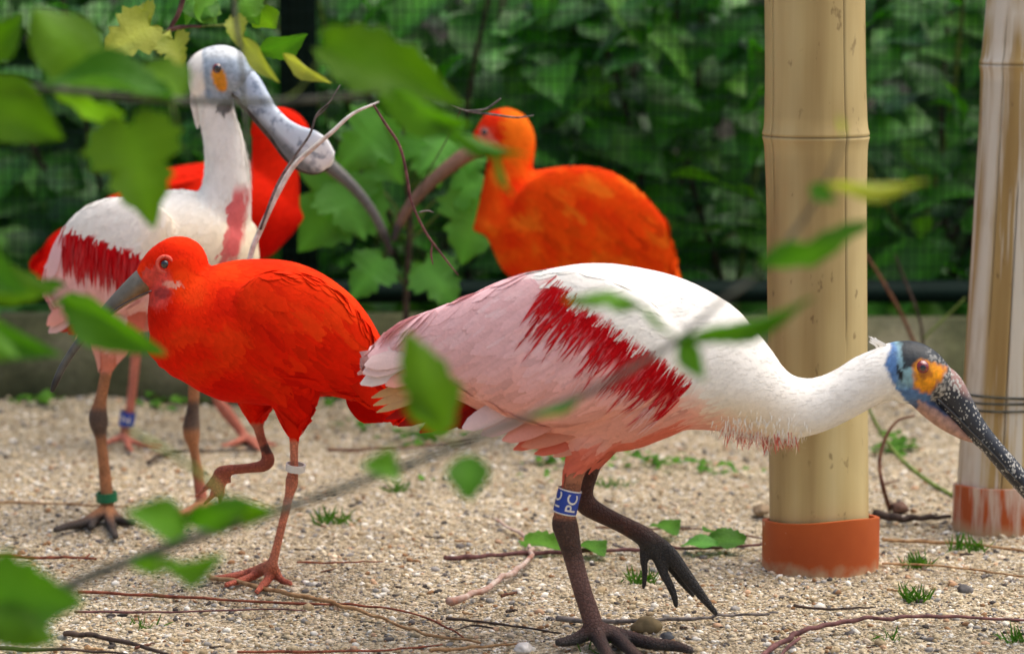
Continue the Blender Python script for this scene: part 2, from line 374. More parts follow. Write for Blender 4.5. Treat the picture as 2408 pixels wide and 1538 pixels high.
# ------------------------------------------------------------------ bamboo posts
def m_bamboo(name, dirty):
    m, nt, b = mat(name, 0.45, 0.4)
    n = noise_tex(nt, 16, 4, (1, 1, 0.06)); r = ramp(nt, n.outputs[0], [(0.32, lin(166, 142, 92)), (0.5, lin(194, 174, 120)), (0.7, lin(206, 190, 140))])
    n1 = noise_tex(nt, 4.0, 4, (1, 1, 0.35)); r1 = ramp(nt, n1.outputs[0], [(0.38, (0.60, 0.51, 0.40)), (0.56, (1, 1, 1))])
    c = mixc(nt, r.outputs[0], r1.outputs[0], 0.8, 'MULTIPLY')
    n2 = noise_tex(nt, 60, 3, (1, 1, 0.5)); r2 = ramp(nt, n2.outputs[0], [(0.29, (0.30, 0.24, 0.18)), (0.35, (1, 1, 1))])
    c = mixc(nt, c, r2.outputs[0], 0.6, 'MULTIPLY')
    if dirty:
        c = mixc(nt, c, (0.9, 0.84, 0.78), 1.0, 'MULTIPLY')
        n3 = noise_tex(nt, 60, 5, (1, 1, 0.035)); r3 = ramp(nt, n3.outputs[0], [(0.50, (0, 0, 0)), (0.60, (1, 1, 1))])
        c = mixc(nt, c, lin(206, 200, 186), r3.outputs[0])
        n5 = noise_tex(nt, 40, 4, (1, 1, .2)); r5 = ramp(nt, n5.outputs[0], [(0.3, (.35,) * 3), (0.55, (1, 1, 1))]); c = mixc(nt, c, lin(216, 210, 198), mixc(nt, attr(nt, 'Stain'), r5.outputs[0], 1.0, 'MULTIPLY'))
    c = mixc(nt, c, attr(nt), 1.0, 'MULTIPLY')
    n4 = noise_tex(nt, 150, 3, (1, 1, 0.04)); bump(nt, b, n4.outputs[0], 0.25, 0.001)
    nt.links.new(c, b.inputs['Base Color']); return m
def culm(base, top, rad, nodes, cracks, z_top, taper=0.0):
    """a bamboo culm: rings up the axis, swollen nodes with a groove, narrow drying cracks"""
    ang = list(np.linspace(0, 2 * math.pi, 56, endpoint=False))
    for c, _, _ in cracks: ang += [c - 0.016, c, c + 0.016]
    ang = sorted(a % (2 * math.pi) for a in ang); n = len(ang)
    zs = sorted(set(list(np.arange(0, z_top, 0.03)) + [q + d for q in nodes for d in (-0.03, -0.018, -0.010, -0.004, -0.0015, 0.0, 0.0015, 0.004, 0.009, 0.018, 0.03)]))
    V, C = [], []
    base = Vector(base); ax = Vector(top) - base
    for z in zs:
        p = base + ax * (z / ax.z); r = rad - taper * z
        g = 1.0
        for q in nodes:
            d = z - q; r += 0.0026 * math.exp(-(d / 0.008) ** 2); 
            if abs(d) < 0.0014: r -= 0.0022; g = 0.62
            elif 0 < abs(d) < 0.02: g = 1.08
            r += 0.002 * math.exp(-(d / 0.05) ** 2)
        for a in ang:
            rr = r; gg = g
            for c, za, zb in cracks:
                if abs(a - c) < 0.008 and za < z < zb: rr -= 0.004; gg = 0.22
            wob = 1 + 0.006 * math.sin(a * 2 + z * 3)
            V.append((p.x + math.sin(a) * rr * wob, p.y - math.cos(a) * rr * wob, p.z)); C.append((gg,) * 3)
    Fc = [(i * n + j, i * n + (j + 1) % n, (i + 1) * n + (j + 1) % n, (i + 1) * n + j) for i in range(len(zs) - 1) for j in range(n)]
    return V, Fc, np.array(C)
def m_terra(name, dirty):
    m, nt, b = mat(name, 0.5, 0.4)
    n = noise_tex(nt, 12, 5); r = ramp(nt, n.outputs[0], [(0.3, lin(168, 74, 24)), (0.7, lin(188, 90, 34))]); c = r.outputs[0]
    n2 = noise_tex(nt, 60, 3, (1, 1, 0.8)); r2 = ramp(nt, n2.outputs[0], [(0.70, (0, 0, 0)), (0.74, (1, 1, 1))]); c = mixc(nt, c, lin(214, 196, 176), r2.outputs[0])
    if dirty:
        n3 = noise_tex(nt, 70, 5, (1, 1, 0.12)); r3 = ramp(nt, n3.outputs[0], [(0.45, (0, 0, 0)), (0.62, (1, 1, 1))]); c = mixc(nt, c, lin(206, 184, 166), r3.outputs[0])
    sx = N(nt, 'ShaderNodeSeparateXYZ'); tc = N(nt, 'ShaderNodeTexCoord'); nt.links.new(tc.outputs['Object'], sx.inputs[0])
    mr = N(nt, 'ShaderNodeMapRange'); mr.inputs[1].default_value = 0.028; mr.inputs[2].default_value = -0.004; nt.links.new(sx.outputs[2], mr.inputs[0])
    n6 = noise_tex(nt, 45, 5); m6 = N(nt, 'ShaderNodeMath', operation='MULTIPLY'); nt.links.new(mr.outputs[0], m6.inputs[0]); nt.links.new(n6.outputs[0], m6.inputs[1])
    r6 = ramp(nt, m6.outputs[0], [(0.22, (0, 0, 0)), (0.5, (.85,) * 3)]); c = mixc(nt, c, lin(188, 160, 124), r6.outputs[0])
    nt.links.new(c, b.inputs['Base Color']); bump(nt, b, n.outputs[0], 0.15, 0.002); return m
def collar(base, r, h, tilt, m, label, name='pipe_collar'):
    n = 48; V = []; prof = ((r, -0.08), (r, 1), (r - 0.006, 1), (r - 0.006, -0.08))
    for k in range(n):
        a = k * 2 * math.pi / n
        top = h + tilt * math.sin(a) + 0.0075 * math.cos(a) + 0.0012 * math.sin(3 * a)
        for rr, zz in prof: V.append((base.x + math.sin(a) * rr, base.y - math.cos(a) * rr, top if zz == 1 else -0.08))
    Fc = [(k * 4 + j, ((k + 1) % n) * 4 + j, ((k + 1) % n) * 4 + (j + 1) % 4, k * 4 + (j + 1) % 4) for k in range(n) for j in range(4)]
    bm = bmesh.new(); vs = [bm.verts.new(v) for v in V]
    for f in Fc: bm.faces.new([vs[i] for i in f])
    bmesh.ops.recalc_face_normals(bm, faces=bm.faces[:]); me = bpy.data.meshes.new(name); bm.to_mesh(me); bm.free(); me.materials.append(m)
    me.polygons.foreach_set('use_smooth', [True] * len(me.polygons)); me.set_sharp_from_angle(angle=R(40))
    tag(put(name, me), label, 'pipe collar', 'terracotta collars around the bamboo posts')
Y1 = 3.43
b1 = G(1928, 1330); b1 = Vector((P(1930, 1240, Y1).x, Y1, -0.05)); t1 = Vector((P(1916, 0, Y1).x, Y1, P(1916, 0, Y1).z))
zn = P(1920, 325, Y1 - 0.06).z + 0.05
post1 = empty('bamboo_post', (b1.x, b1.y, 0), 'thick clean tan bamboo post behind the bowed spoonbill neck', 'post', 'bamboo posts')
V, Fc, C = culm(b1, t1, 0.0605, [zn, zn + 0.42], [(0.49, 0.34, 1.1), (5.2, 0.5, 0.8)], 1.5)
part('culm', V, Fc, m_bamboo('bamboo', False), post1, C)
collar(Vector((b1.x, Y1, 0)), 0.0715, 0.058, 0.003, m_terra('terracotta', False), 'clean orange terracotta collar around the foot of the clean bamboo post')
Y2 = 3.69
b2 = Vector((P(2360, 1200, Y2).x, Y2, -0.05)); tp = P(2432, 0, Y2); t2 = Vector((tp.x, Y2 + 0.01, tp.z))
zn2 = P(2400, 60, Y2).z
post2 = empty('bamboo_post', (b2.x, b2.y, 0), 'leaning bamboo post streaked with white droppings', 'post', 'bamboo posts')
V, Fc, C = culm(b2, t2, 0.0655, [zn2], [(6.0, 0.1, 0.5), (5.55, 0.3, 0.7)], 1.4, .008)
M_BAMD = m_bamboo('soiled_bamboo', True)
cu2 = part('culm', V, Fc, M_BAMD, post2, C)
def stain():
    me = cu2.data; v = verts(me); ang = np.arctan2(v[:, 0] - .066 * v[:, 2], -v[:, 1]); z = v[:, 2]; sv = np.zeros(len(v))
    nz = np.array([mnoise.noise(Vector((math.sin(a) * 3, math.cos(a) * 3, q * 4))) for a, q in zip(ang, z)])
    sv += ss(.30, .10, np.abs(ang + 1.12 + .12 * nz)) * ss(.9, .7, z) * .95            # run of droppings down one side
    sv += ss(.03, .01, np.abs(z - zn2 - .012)) * .8
    a_ = me.color_attributes.new('Stain', 'FLOAT_COLOR', 'POINT'); c_ = np.ones((len(v), 4), dtype=np.float32); c_[:, :3] = np.clip(sv, 0, 1)[:, None]; a_.data.foreach_set('color', c_.ravel())
stain()
collar(Vector((b2.x + 0.004, Y2, 0)), 0.0705, 0.052, -0.002, m_terra('soiled_terracotta', True), 'whitish stained terracotta collar around the leaning bamboo post')
tie = empty('wire_tie', (b2.x, b2.y, 0.2), 'grey green wire wound around the leaning bamboo post', 'wire')
zz = P(2300, 965, Y2 - 0.05).z
for k in range(3):
    ctr = b2 + (t2 - b2) * ((zz + 0.05 + k * 0.007) / (t2.z - b2.z))
    pts = [(ctr.x + math.sin(a) * 0.0648, ctr.y - math.cos(a) * 0.0648, ctr.z + 0.003 * math.sin(a + k)) for a in np.linspace(0, 2 * math.pi, 25)]
    V, Fc = tube(pts, 0.0016, 6, 1); part('wire_turn', V, Fc, M_TWIG['stem'], tie)

# ------------------------------------------------------------------ feathers
def feather_template(na, pointed):
    s = np.linspace(0, 1, na)
    wd = (np.sin(np.pi * np.clip(s * 0.82 + 0.18, 0, 1)) ** (0.55 if not pointed else 0.9)) if not pointed else (1 - s) ** 0.7 * (0.25 + 0.75 * np.minimum(1, s * 4 + 0.4))
    if not pointed: wd = np.sqrt(np.clip(1 - ((s - 0.55) / np.where(s < 0.55, 0.62, 0.45)) ** 2, 0.0, 1)); wd[-1] = 0.12
    return s, wd
def feathers(Pn, Nn, Dn, L, W, lift, curl, c0, c1, na=5, pointed=False, sink=0.0015):
    """N overlapping cambered vanes; returns verts, quads, colours"""
    n = len(Pn); s, wd = feather_template(na, pointed)
    side = np.cross(Nn, Dn); side /= np.linalg.norm(side, axis=1)[:, None] + 1e-9
    t = np.array([-1, 0, 1.0])
    S = s[None, :, None]; T = t[None, None, :]
    along = L[:, None, None] * S * np.ones_like(T)
    acr = W[:, None, None] * wd[None, :, None] * T
    hgt = lift[:, None, None] * S * np.ones_like(T) - curl[:, None, None] * S ** 2 - (0.25 * W)[:, None, None] * T ** 2 * wd[None, :, None] - sink
    X = Pn[:, None, None, :] + Dn[:, None, None, :] * along[..., None] + side[:, None, None, :] * acr[..., None] + Nn[:, None, None, :] * hgt[..., None]
    ctop = np.asarray(c1); cb = np.asarray(c0)
    Cc = cb[:, None, None, :] * (1 - S[..., None]) + ctop[:, None, None, :] * S[..., None] + 0 * T[..., None]
    k = na * 3; q = np.array([(i * 3 + j, i * 3 + j + 1, (i + 1) * 3 + j + 1, (i + 1) * 3 + j) for i in range(na - 1) for j in range(2)])
    Fc = (q[None] + (np.arange(n) * k)[:, None, None]).reshape(-1, 4)
    return X.reshape(-1, 3), Fc, Cc.reshape(-1, 3)
_BV = {}
def bvh_of(me):
    if me.name not in _BV: _BV[me.name] = BVHTree.FromPolygons([v.co[:] for v in me.vertices], [p.vertices[:] for p in me.polygons])
    return _BV[me.name]
def hugging(me, Pn, Nn, Dn, L, W, lift, c0, c1, na=5, pointed=False, off=.0006):
    """vanes that walk along the body surface, tips standing slightly proud"""
    bv = bvh_of(me); n = len(Pn); s, wd = feather_template(na, pointed); near = bv.find_nearest
    C = np.zeros((n, na, 3)); NN = np.zeros((n, na, 3)); DD = np.zeros((n, na, 3))
    for i in range(n):
        p = Vector(Pn[i]); nr = Vector(Nn[i]); d = Vector(Dn[i]); st = float(L[i]) / (na - 1)
        for j in range(na):
            C[i, j] = p; NN[i, j] = nr; DD[i, j] = d
            q, n2, _, _ = near(p + d * st)
            if q is None: q = p + d * st; n2 = nr
            n2 = (nr * .5 + n2 * .5).normalized(); e = q - p
            d = (e - n2 * e.dot(n2)); d = d.normalized() if d.length > st * .3 else (d * 0 + Vector(DD[i, j])); p = p + (q - p).normalized() * st if (q - p).length > st * .3 else p + d * st; nr = n2
    side = np.cross(NN, DD); side /= np.linalg.norm(side, axis=2)[..., None] + 1e-9
    t = np.array([-1, 0, 1.0])
    acr = (W[:, None] * wd[None])[..., None] * t
    hg = off + (lift * L)[:, None, None] * s[None, :, None] ** 1.5 - (.12 * W[:, None] * wd[None])[..., None] * t ** 2
    X = C[:, :, None, :] + side[:, :, None, :] * acr[..., None] + NN[:, :, None, :] * hg[..., None]
    S_ = s[None, :, None, None]; Cc = np.asarray(c0)[:, None, None, :] * (1 - S_) + np.asarray(c1)[:, None, None, :] * S_ + np.zeros((1, 1, 3, 1))
    k = na * 3; q = np.array([(i * 3 + j, i * 3 + j + 1, (i + 1) * 3 + j + 1, (i + 1) * 3 + j) for i in range(na - 1) for j in range(2)])
    return X.reshape(-1, 3), (q[None] + (np.arange(n) * k)[:, None, None]).reshape(-1, 4), Cc.reshape(-1, 3)
def sample(me, n):
    me.calc_loop_triangles(); nt_ = len(me.loop_triangles)
    tri = np.zeros(nt_ * 3, dtype=np.int32); me.loop_triangles.foreach_get('vertices', tri); tri = tri.reshape(-1, 3)
    V = verts(me); a, b, c = V[tri[:, 0]], V[tri[:, 1]], V[tri[:, 2]]
    cr = np.cross(b - a, c - a); ar = np.linalg.norm(cr, axis=1); p = ar / ar.sum()
    vn = np.zeros(len(V) * 3, dtype=np.float32); me.vertices.foreach_get('normal', vn); vn = vn.reshape(-1, 3)
    k = rng.choice(nt_, n, p=p); u = rng.random(n); v = rng.random(n); f = u + v > 1; u[f] = 1 - u[f]; v[f] = 1 - v[f]
    w0 = (1 - u - v)[:, None]
    Nn = vn[tri[k, 0]] * w0 + vn[tri[k, 1]] * u[:, None] + vn[tri[k, 2]] * v[:, None]
    Nn = Nn / (np.linalg.norm(Nn, axis=1)[:, None] + 1e-9)
    return a[k] * w0 + b[k] * u[:, None] + c[k] * v[:, None], Nn
def plumage(me, Y0, parent, n, maskf, flowf, Lf, wr, colf, matl, name='plumage', lift=0.12, rad=0.09, jit=0.12, pointed=False, tipf=None, na=5, cj=0.10, side=None, free=False, off=.0006):
    """cover the parts of a body where maskf holds with vanes that follow flowf (side-view direction)"""
    Pn, Nn = sample(me, n); x, y = inv(Pn, Y0); k = maskf(x, y) > rng.random(n)
    if side is not None: k &= (Pn[:, 1] - Y0) * side > -0.02
    Pn, Nn, x, y = Pn[k], Nn[k], x[k], y[k]; n = len(Pn)
    fx, fy = flowf(x, y); D = np.stack([np.asarray(fx) * np.ones(n), np.zeros(n), -np.asarray(fy) * np.ones(n)], 1)
    D = D + jit * rng.normal(size=(n, 3)); D = D - (0 if free else 1) * Nn * (D * Nn).sum(1)[:, None]; D /= np.linalg.norm(D, axis=1)[:, None] + 1e-9
    L = np.asarray(Lf(x, y)) * np.ones(n) * (0.75 + 0.5 * rng.random(n))
    c = colf(x, y) * (1 + cj * rng.normal(size=(n, 1))); c = np.clip(c, 0.001, 0.95)
    if tipf is not None: c1 = np.clip(tipf(x, y, c), 0.001, 0.95)
    else: c1 = np.clip(c * 1.08, 0, 0.95)
    if free: V, Fc, C = feathers(Pn, Nn, D, L, L * wr, L * lift, L * L / (2 * rad), c * 0.93, c1, na, pointed)
    else: V, Fc, C = hugging(me, Pn, Nn, D, L, L * wr, lift * (.3 + .8 * rng.random(n)), c * 0.94, c1, na, pointed, off)
    base = np.array(parent.location)
    o = put(name, mesh(name, V - base, Fc, matl, C), parent); o['kind'] = 'stuff'; return o

def S(px, py, r, hw, Y, dy=0.0):
    p = P(px, py, Y + dy); return (p.x, p.y, p.z, r * mpp(Y), hw)
def legtube(pts, Y, dy, n=12):
    return loft([S(a, b, r, r * mpp(Y), Y, dy) for a, b, r in pts], n, 4)
def toe(pts, r0, r1, lift=0.0):
    k = len(pts); return tube([(*G(a, b, 0.004 + (r0 + (r1 - r0) * i / (k - 1)) * 0.6)[:],) for i, (a, b) in enumerate(pts)], [r0 + (r1 - r0) * i / (k - 1) for i in range(k)], 10, 4)
def eye(name, parent, pos, nrm, r, iris, ratio=0.62):
    bm = bmesh.new(); bmesh.ops.create_uvsphere(bm, u_segments=24, v_segments=16, radius=r)
    q = Vector(nrm).to_track_quat('Z', 'Y').to_matrix()
    for f in bm.faces:
        f.material_index = 1 if f.calc_center_median().normalized().z > math.cos(math.asin(min(0.99, ratio))) else 0; f.smooth = True
    for v in bm.verts: v.co = q @ v.co
    me = bpy.data.meshes.new(name); bm.to_mesh(me); bm.free(); me.materials.append(iris); me.materials.append(M_PUPIL)
    return put(name, me, parent, Vector(pos) - parent.location)
def cast(me, px, py):
    bv = BVHTree.FromPolygons([v.co[:] for v in me.vertices], [p.vertices[:] for p in me.polygons])
    h = bv.ray_cast(CAM, ray(px, py).normalized()); return h[0], h[1]
def body_mesh(parent, me, Y0, colf, legf, mbody, name='body'):
    V = verts(me); x, y = inv(V, Y0); col = colf(x, y); lm = legf(x, y)
    set_col(me, np.clip(col, 0.001, 0.95))
    me.materials.clear(); me.materials.append(mbody); me.materials.append(M_SKIN); me.materials.append(M_FACE)
    top = y < (y.min() + y.max()) / 2 + 60
    idx = np.array([(2 if top[p.vertices[0]] else 1) if lm[p.vertices[0]] else 0 for p in me.polygons], dtype=np.int32); me.polygons.foreach_set('material_index', idx)
    o = put(name, me, parent); o.location = -parent.location; return o
def band(parent, ctr, axis, r, h, mat_, name, label, rim=None, text=None, tsize=0.01, ang0=0.0, wall=0.0012):
    """a cylindrical leg ring; optional lettering wrapped round it"""
    ax = Vector(axis).normalized(); e1 = Vector((1, 0, 0)); e1 = (e1 - ax * e1.dot(ax)).normalized(); e2 = ax.cross(e1)
    if e2.y > 0: e2 = -e2
    n = 32; V = []; prof = ((r, -h / 2), (r, h / 2), (r - wall, h / 2), (r - wall, -h / 2))
    for k in range(n):
        a = 2 * math.pi * k / n
        for rr, z in prof: V.append(Vector(ctr) + (e1 * math.sin(a) + e2 * math.cos(a)) * rr + ax * z)
    Fc = [(k * 4 + j, ((k + 1) % n) * 4 + j, ((k + 1) % n) * 4 + (j + 1) % 4, k * 4 + (j + 1) % 4) for k in range(n) for j in range(4)]
    bm = bmesh.new(); vs = [bm.verts.new(v - parent.location) for v in V]
    for f in Fc: bm.faces.new([vs[i] for i in f])
    bmesh.ops.recalc_face_normals(bm, faces=bm.faces[:]); me = bpy.data.meshes.new(name); bm.to_mesh(me); bm.free(); me.materials.append(mat_)
    me.polygons.foreach_set('use_smooth', [True] * len(me.polygons)); me.set_sharp_from_angle(angle=R(40))
    o = put(name, me, parent); o['label'] = label
    if rim:
        for z in (-h / 2, h / 2):
            pts = [Vector(ctr) + (e1 * math.sin(a) + e2 * math.cos(a)) * (r - wall * 0.4) + ax * z for a in np.linspace(0, 2 * math.pi, 33)]
            V2, F2 = tube(pts, 0.0009, 6, 1); V2 = V2 - np.array(parent.location); ro = put('band_rim', mesh('band_rim', V2, F2, rim), o)
    if text:
        for tx, a0 in text:
            cu = bpy.data.curves.new('letters', 'FONT'); cu.body = tx; cu.size = tsize; cu.align_x = 'CENTER'; cu.align_y = 'CENTER'; cu.resolution_u = 4; cu.extrude = 0.0; cu.offset = tsize * 0.012
            to = bpy.data.objects.new('letters', cu); COL.objects.link(to); dg = bpy.context.evaluated_depsgraph_get(); dg.update()
            tm = bpy.data.meshes.new_from_object(to.evaluated_get(dg)); bpy.data.objects.remove(to)
            bm = bmesh.new(); bm.from_mesh(tm); bmesh.ops.subdivide_edges(bm, edges=[e for e in bm.edges if e.calc_length() > r * 0.3], cuts=2)
            bmesh.ops.triangulate(bm, faces=bm.faces[:])
            for v in bm.verts:                       # text runs up the leg: its x is the ring axis, its y goes round
                a = a0 - v.co.y / r
                v.co = Vector(ctr) + (e1 * math.sin(a) + e2 * math.cos(a)) * (r + 0.0004) + ax * v.co.x - parent.location
            bm.to_mesh(tm); bm.free(); tm.materials.clear(); tm.materials.append(M_BAND_WHITE); put('lettering', tm, o)
    return o
def quill(parent, a, b, wpx, Y, c, droop=0.0, name='feather', matl=None, Yb=None):
    """one large feather from root a to tip b (side view), with a raised shaft"""
    p0 = np.array(P(*a, Y)); p1 = np.array(P(*b, Y if Yb is None else Yb)); d = p1 - p0; L = np.linalg.norm(d); d = d / L
    nrm = np.array([0, -1, 0.35]); nrm = nrm - d * (nrm @ d); nrm /= np.linalg.norm(nrm)
    c = np.asarray(c, float)[None]
    V, Fc, C = feathers(p0[None], nrm[None], d[None], np.array([L]), np.array([wpx * mpp(Y)]), np.array([0.0]), np.array([droop]), c * 0.85, c * 1.05, 9, False, 0)
    o = put(name, mesh(name, V - np.array(parent.location), Fc, matl or M_FEATHER, np.clip(C, 0, 0.95)), parent); return o

# ------------------------------------------------------------------ bowed roseate spoonbill
WHITE = lin(240, 236, 228); CREAM = lin(236, 214, 176); PINK = lin(248, 196, 198); PEACH = lin(238, 168, 152); SALMON = lin(228, 122, 100); CARMINE = lin(196, 16, 24)
def build_bowed_spoonbill():
    Y = 3.03
    base = G(1400, 1495); base = Vector((base.x, base.y, 0))
    root = empty('spoonbill', base, 'pink and white spoonbill striding with bowed neck and blue leg band', 'spoonbill', 'roseate spoonbills')
    k = mpp(Y)
    body = loft([S(900, 868, 22, .012, Y), S(960, 845, 70, .03, Y), S(1070, 830, 112, .052, Y), S(1190, 828, 176, .070, Y), S(1320, 838, 216, .080, Y), S(1440, 842, 224, .082, Y),
                 S(1550, 842, 202, .078, Y), S(1640, 858, 170, .070, Y), S(1712, 890, 136, .058, Y), S(1778, 925, 106, .046, Y)], 32)
    neck = loft([S(1720, 900, 120, .05, Y), S(1790, 935, 96, .042, Y), S(1850, 957, 78, .035, Y), S(1920, 952, 66, .030, Y), S(1990, 921, 63, .027, Y), S(2050, 889, 62, .026, Y), S(2100, 874, 66, .026, Y)], 24)
    head = loft([S(2060, 885, 56, .024, Y), S(2100, 874, 70, .027, Y), S(2140, 876, 76, .029, Y), S(2175, 885, 66, .027, Y), S(2205, 900, 48, .021, Y), S(2232, 922, 30, .014, Y)], 24)
    gular = loft([S(2140, 930, 14, .010, Y), S(2180, 958, 22, .013, Y), S(2225, 992, 22, .012, Y), S(2265, 1022, 13, .009, Y), S(2298, 1041, 4, .004, Y)], 14)
    parts = [body, neck, head, gular]
    for sg in (-1, 1):                                   # folded wings
        parts.append(loft([S(1610, 905, 22, .008, Y, sg * .058), S(1560, 870, 92, .018, Y, sg * .066), S(1460, 835, 150, .024, Y, sg * .072), S(1340, 820, 184, .026, Y, sg * .072),
                           S(1220, 818, 170, .024, Y, sg * .064), S(1110, 815, 120, .020, Y, sg * .052), S(1000, 820, 80, .014, Y, sg * .036), S(915, 840, 44, .008, Y, sg * .022), S(868, 862, 20, .004, Y, sg * .012)], 24))
    parts.append(loft([S(1400, 960, 90, .030, Y, -.03), S(1375, 1050, 52, .022, Y, -.03), S(1358, 1092, 30, .013, Y, -.03)], 16))
    parts.append(loft([S(1430, 960, 90, .030, Y, .03), S(1410, 1040, 50, .022, Y, .03), S(1396, 1085, 26, .012, Y, .03)], 16))
    parts.append(legtube([(1360, 1080, 26), (1348, 1120, 25), (1338, 1170, 24), (1329, 1205, 26), (1328, 1232, 32), (1336, 1262, 29), (1348, 1310, 24), (1370, 1390, 23), (1390, 1450, 24), (1398, 1486, 25)], Y, -.03))
    parts.append(legtube([(1398, 1075, 24), (1386, 1115, 22), (1375, 1152, 22), (1376, 1182, 27), (1404, 1203, 24), (1450, 1226, 22), (1500, 1252, 24), (1528, 1272, 27)], Y, .03))
    r = 0.0088
    Yf = Y - 0.03
    ank = P(1398, 1478, Yf)
    def ft(pts, r0, r1):
        q = [ank] + [G(a, b, r1 * 0.8 + 0.004) for a, b in pts]; n = len(q)
        parts.append(tube([tuple(v) for v in q], [r0 + (r1 - r0) * i / (n - 1) for i in range(n)], 12, 5))
    ft([(1460, 1494), (1530, 1512), (1590, 1519), (1626, 1530)], .0100, .0050)
    ft([(1412, 1508), (1430, 1540), (1445, 1580)], .0095, .0052)
    ft([(1450, 1500), (1500, 1545), (1540, 1575)], .0095, .0052)
    ft([(1355, 1502), (1310, 1511)], .0095, .0050)
    tx = [S(1528, 1268, 24, .010, Y, .03)]
    for pts in ([(1524, 1268, 22), (1545, 1300, 19), (1562, 1350, 13), (1582, 1390, 11), (1591, 1428, 7)], [(1530, 1268, 22), (1572, 1298, 20), (1612, 1350, 17), (1650, 1400, 13), (1686, 1445, 8)],
                [(1520, 1272, 18), (1514, 1310, 12), (1517, 1350, 9), (1513, 1385, 6)], [(1536, 1272, 20), (1566, 1315, 14), (1600, 1362, 11), (1632, 1402, 7)]):
        d = .03 if pts[1][0] != 1566 else .045
        parts.append(loft([S(a, b, q, q * k * 0.8, Y, d) for a, b, q in pts], 10, 4))
    me = fuse(parts, 0.0023, 9)
    relax(me, Y, lambda x, y: ss(1740, 1800, x) * ss(2010, 1950, x) * ss(1010, 940, y), 140)

    def colf(x, y):
        n = (x - 1280) * .6 - (y - 660) * .8; t = (x - 1280) * .8 + (y - 660) * .6
        c = np.tile(WHITE, (len(x), 1))
        c = mix(c, CREAM, ss(880, 985, y) * ss(1940, 1740, x) * 0.75 + ss(1640, 1570, x) * ss(780, 900, y) * 0.3)
        pink = mix(PINK, PEACH, ss(760, 950, y))
        c = mix(c, pink, ss(46, -50, n))
        c = mix(c, CARMINE, ss(40, 14, n) * ss(-70, -15, n) * ss(-24, 14, t) * ss(406, 380, t))
        low = np.interp(x, [1050, 1150, 1300, 1450, 1530, 1600, 1690], [975, 1022, 1035, 1012, 985, 960, 1060])
        c = mix(c, SALMON, ss(-6, 22, y - low) * ss(1720, 1590, x))
        c = mix(c, lin(222, 150, 140), ss(1030, 1062, y) * ss(1700, 1730, x) * ss(1900, 1860, x) * 0.6)
        jx = np.array([mnoise.noise(Vector((a * .09, b * .09, 1))) if a > 2040 else 0 for a, b in zip(x, y)]); jy = np.array([mnoise.noise(Vector((a * .09, b * .09, 9))) if a > 2040 else 0 for a, b in zip(x, y)])
        x0, y0 = x, y; x = x + 7 * jx; y = y + 7 * jy
        xb = np.interp(y, [790, 807, 850, 892, 935, 970], [2100, 2091, 2071, 2088, 2119, 2150])
        hd = ss(-2, 8, x - xb)
        blue = mix(lin(84, 124, 176), lin(136, 176, 184), ss(2096, 2116, x) * ss(2158, 2140, x) * ss(912, 890, y))
        blue = mix(blue, lin(70, 74, 96), ss(928, 956, y) * 0.8)
        c = mix(c, blue, hd)
        c = mix(c, lin(20, 22, 26), ss(2100, 2104, x) * ss(2116, 2112, x) * ss(852, 858, y + (2108 - x) * 1.4) * ss(884, 876, y + (2108 - x) * 1.4))
        c = mix(c, lin(34, 42, 48), ss(2110, 2117, x) * ss(862, 853, y))
        sp = np.array([mnoise.noise(Vector((a * 0.16, b * 0.16, 0))) for a, b in zip(x * (x > 2050), y)])
        c = mix(c, lin(150, 150, 146), ss(2168, 2190, x) * ss(874, 850, y) * ss(0.0, 0.2, sp) * 0.8)
        f = np.minimum(np.minimum(x - 2141, y - np.where(x > 2165, 839 + (x - 2165) * .38, 839 + (2165 - x) * .35)), np.minimum((2222 - x) * .78 - (y - 864) * .62, (920 - y) * .9 - (2176 - x) * .42))
        edge = (2222 - x) * .78 - (y - 864) * .62
        c = mix(c, mix(lin(60, 62, 66), lin(176, 172, 164), ss(-.05, .15, sp)), ss(4, -4, edge) * ss(2176, 2188, x) * ss(950, 935, y - (x - 2190) * .6))
        c = mix(c, lin(242, 156, 10), ss(-6, 6, f))
        c = mix(c, lin(196, 110, 10), ss(-6, 0, f) * ss(8, 2, f) * .5)
        c = mix(c, lin(150, 80, 20), ss(0.55, 0.3, ((x - 2167) / 26) ** 2 + ((y - 867) / 24) ** 2) * 0.7)
        c = mix(c, lin(188, 146, 128), ss(934, 946, y - (x - 2165) * 0.62) * ss(2150, 2160, x))
        c = c * (1 + .28 * jx * (x0 > 2080))[:, None]; x, y = x0, y0
        # legs
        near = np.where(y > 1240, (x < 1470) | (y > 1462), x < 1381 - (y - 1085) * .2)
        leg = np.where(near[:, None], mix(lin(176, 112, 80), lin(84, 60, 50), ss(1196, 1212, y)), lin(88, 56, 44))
        leg = mix(leg, lin(132, 96, 88), ss(1270, 1330, y) * ss(1478, 1440, y) * near * 0.7)
        leg = mix(leg, lin(60, 58, 56), np.where(near, ss(1462, 1490, y), ss(1240, 1300, y) * (x > 1480)))
        c = mix(c, leg, ss(1084, 1092, y) * (x < 1760))
        return c
    legf = lambda x, y: ((y > 1088) & (x < 1760)) | ((x > np.interp(y, [790, 807, 850, 892, 935, 970], [2100, 2091, 2071, 2088, 2119, 2150]) + 4))
    b = body_mesh(root, me, Y, colf, legf, M_BODY)
    # plumage
    low = lambda x: np.interp(x, [1050, 1150, 1300, 1450, 1530, 1600, 1690], [975, 1022, 1035, 1012, 985, 960, 1060])
    nn = lambda x, y: (x - 1280) * .6 - (y - 660) * .8
    tt = lambda x, y: (x - 1280) * .8 + (y - 660) * .6
    wing = lambda x, y: (nn(x, y) < 30) & (y < low(x) + 10) & (x < 1610)
    inred = lambda x, y: (nn(x, y) < 44) & (nn(x, y) > -48) & (tt(x, y) > -6) & (tt(x, y) < 404)
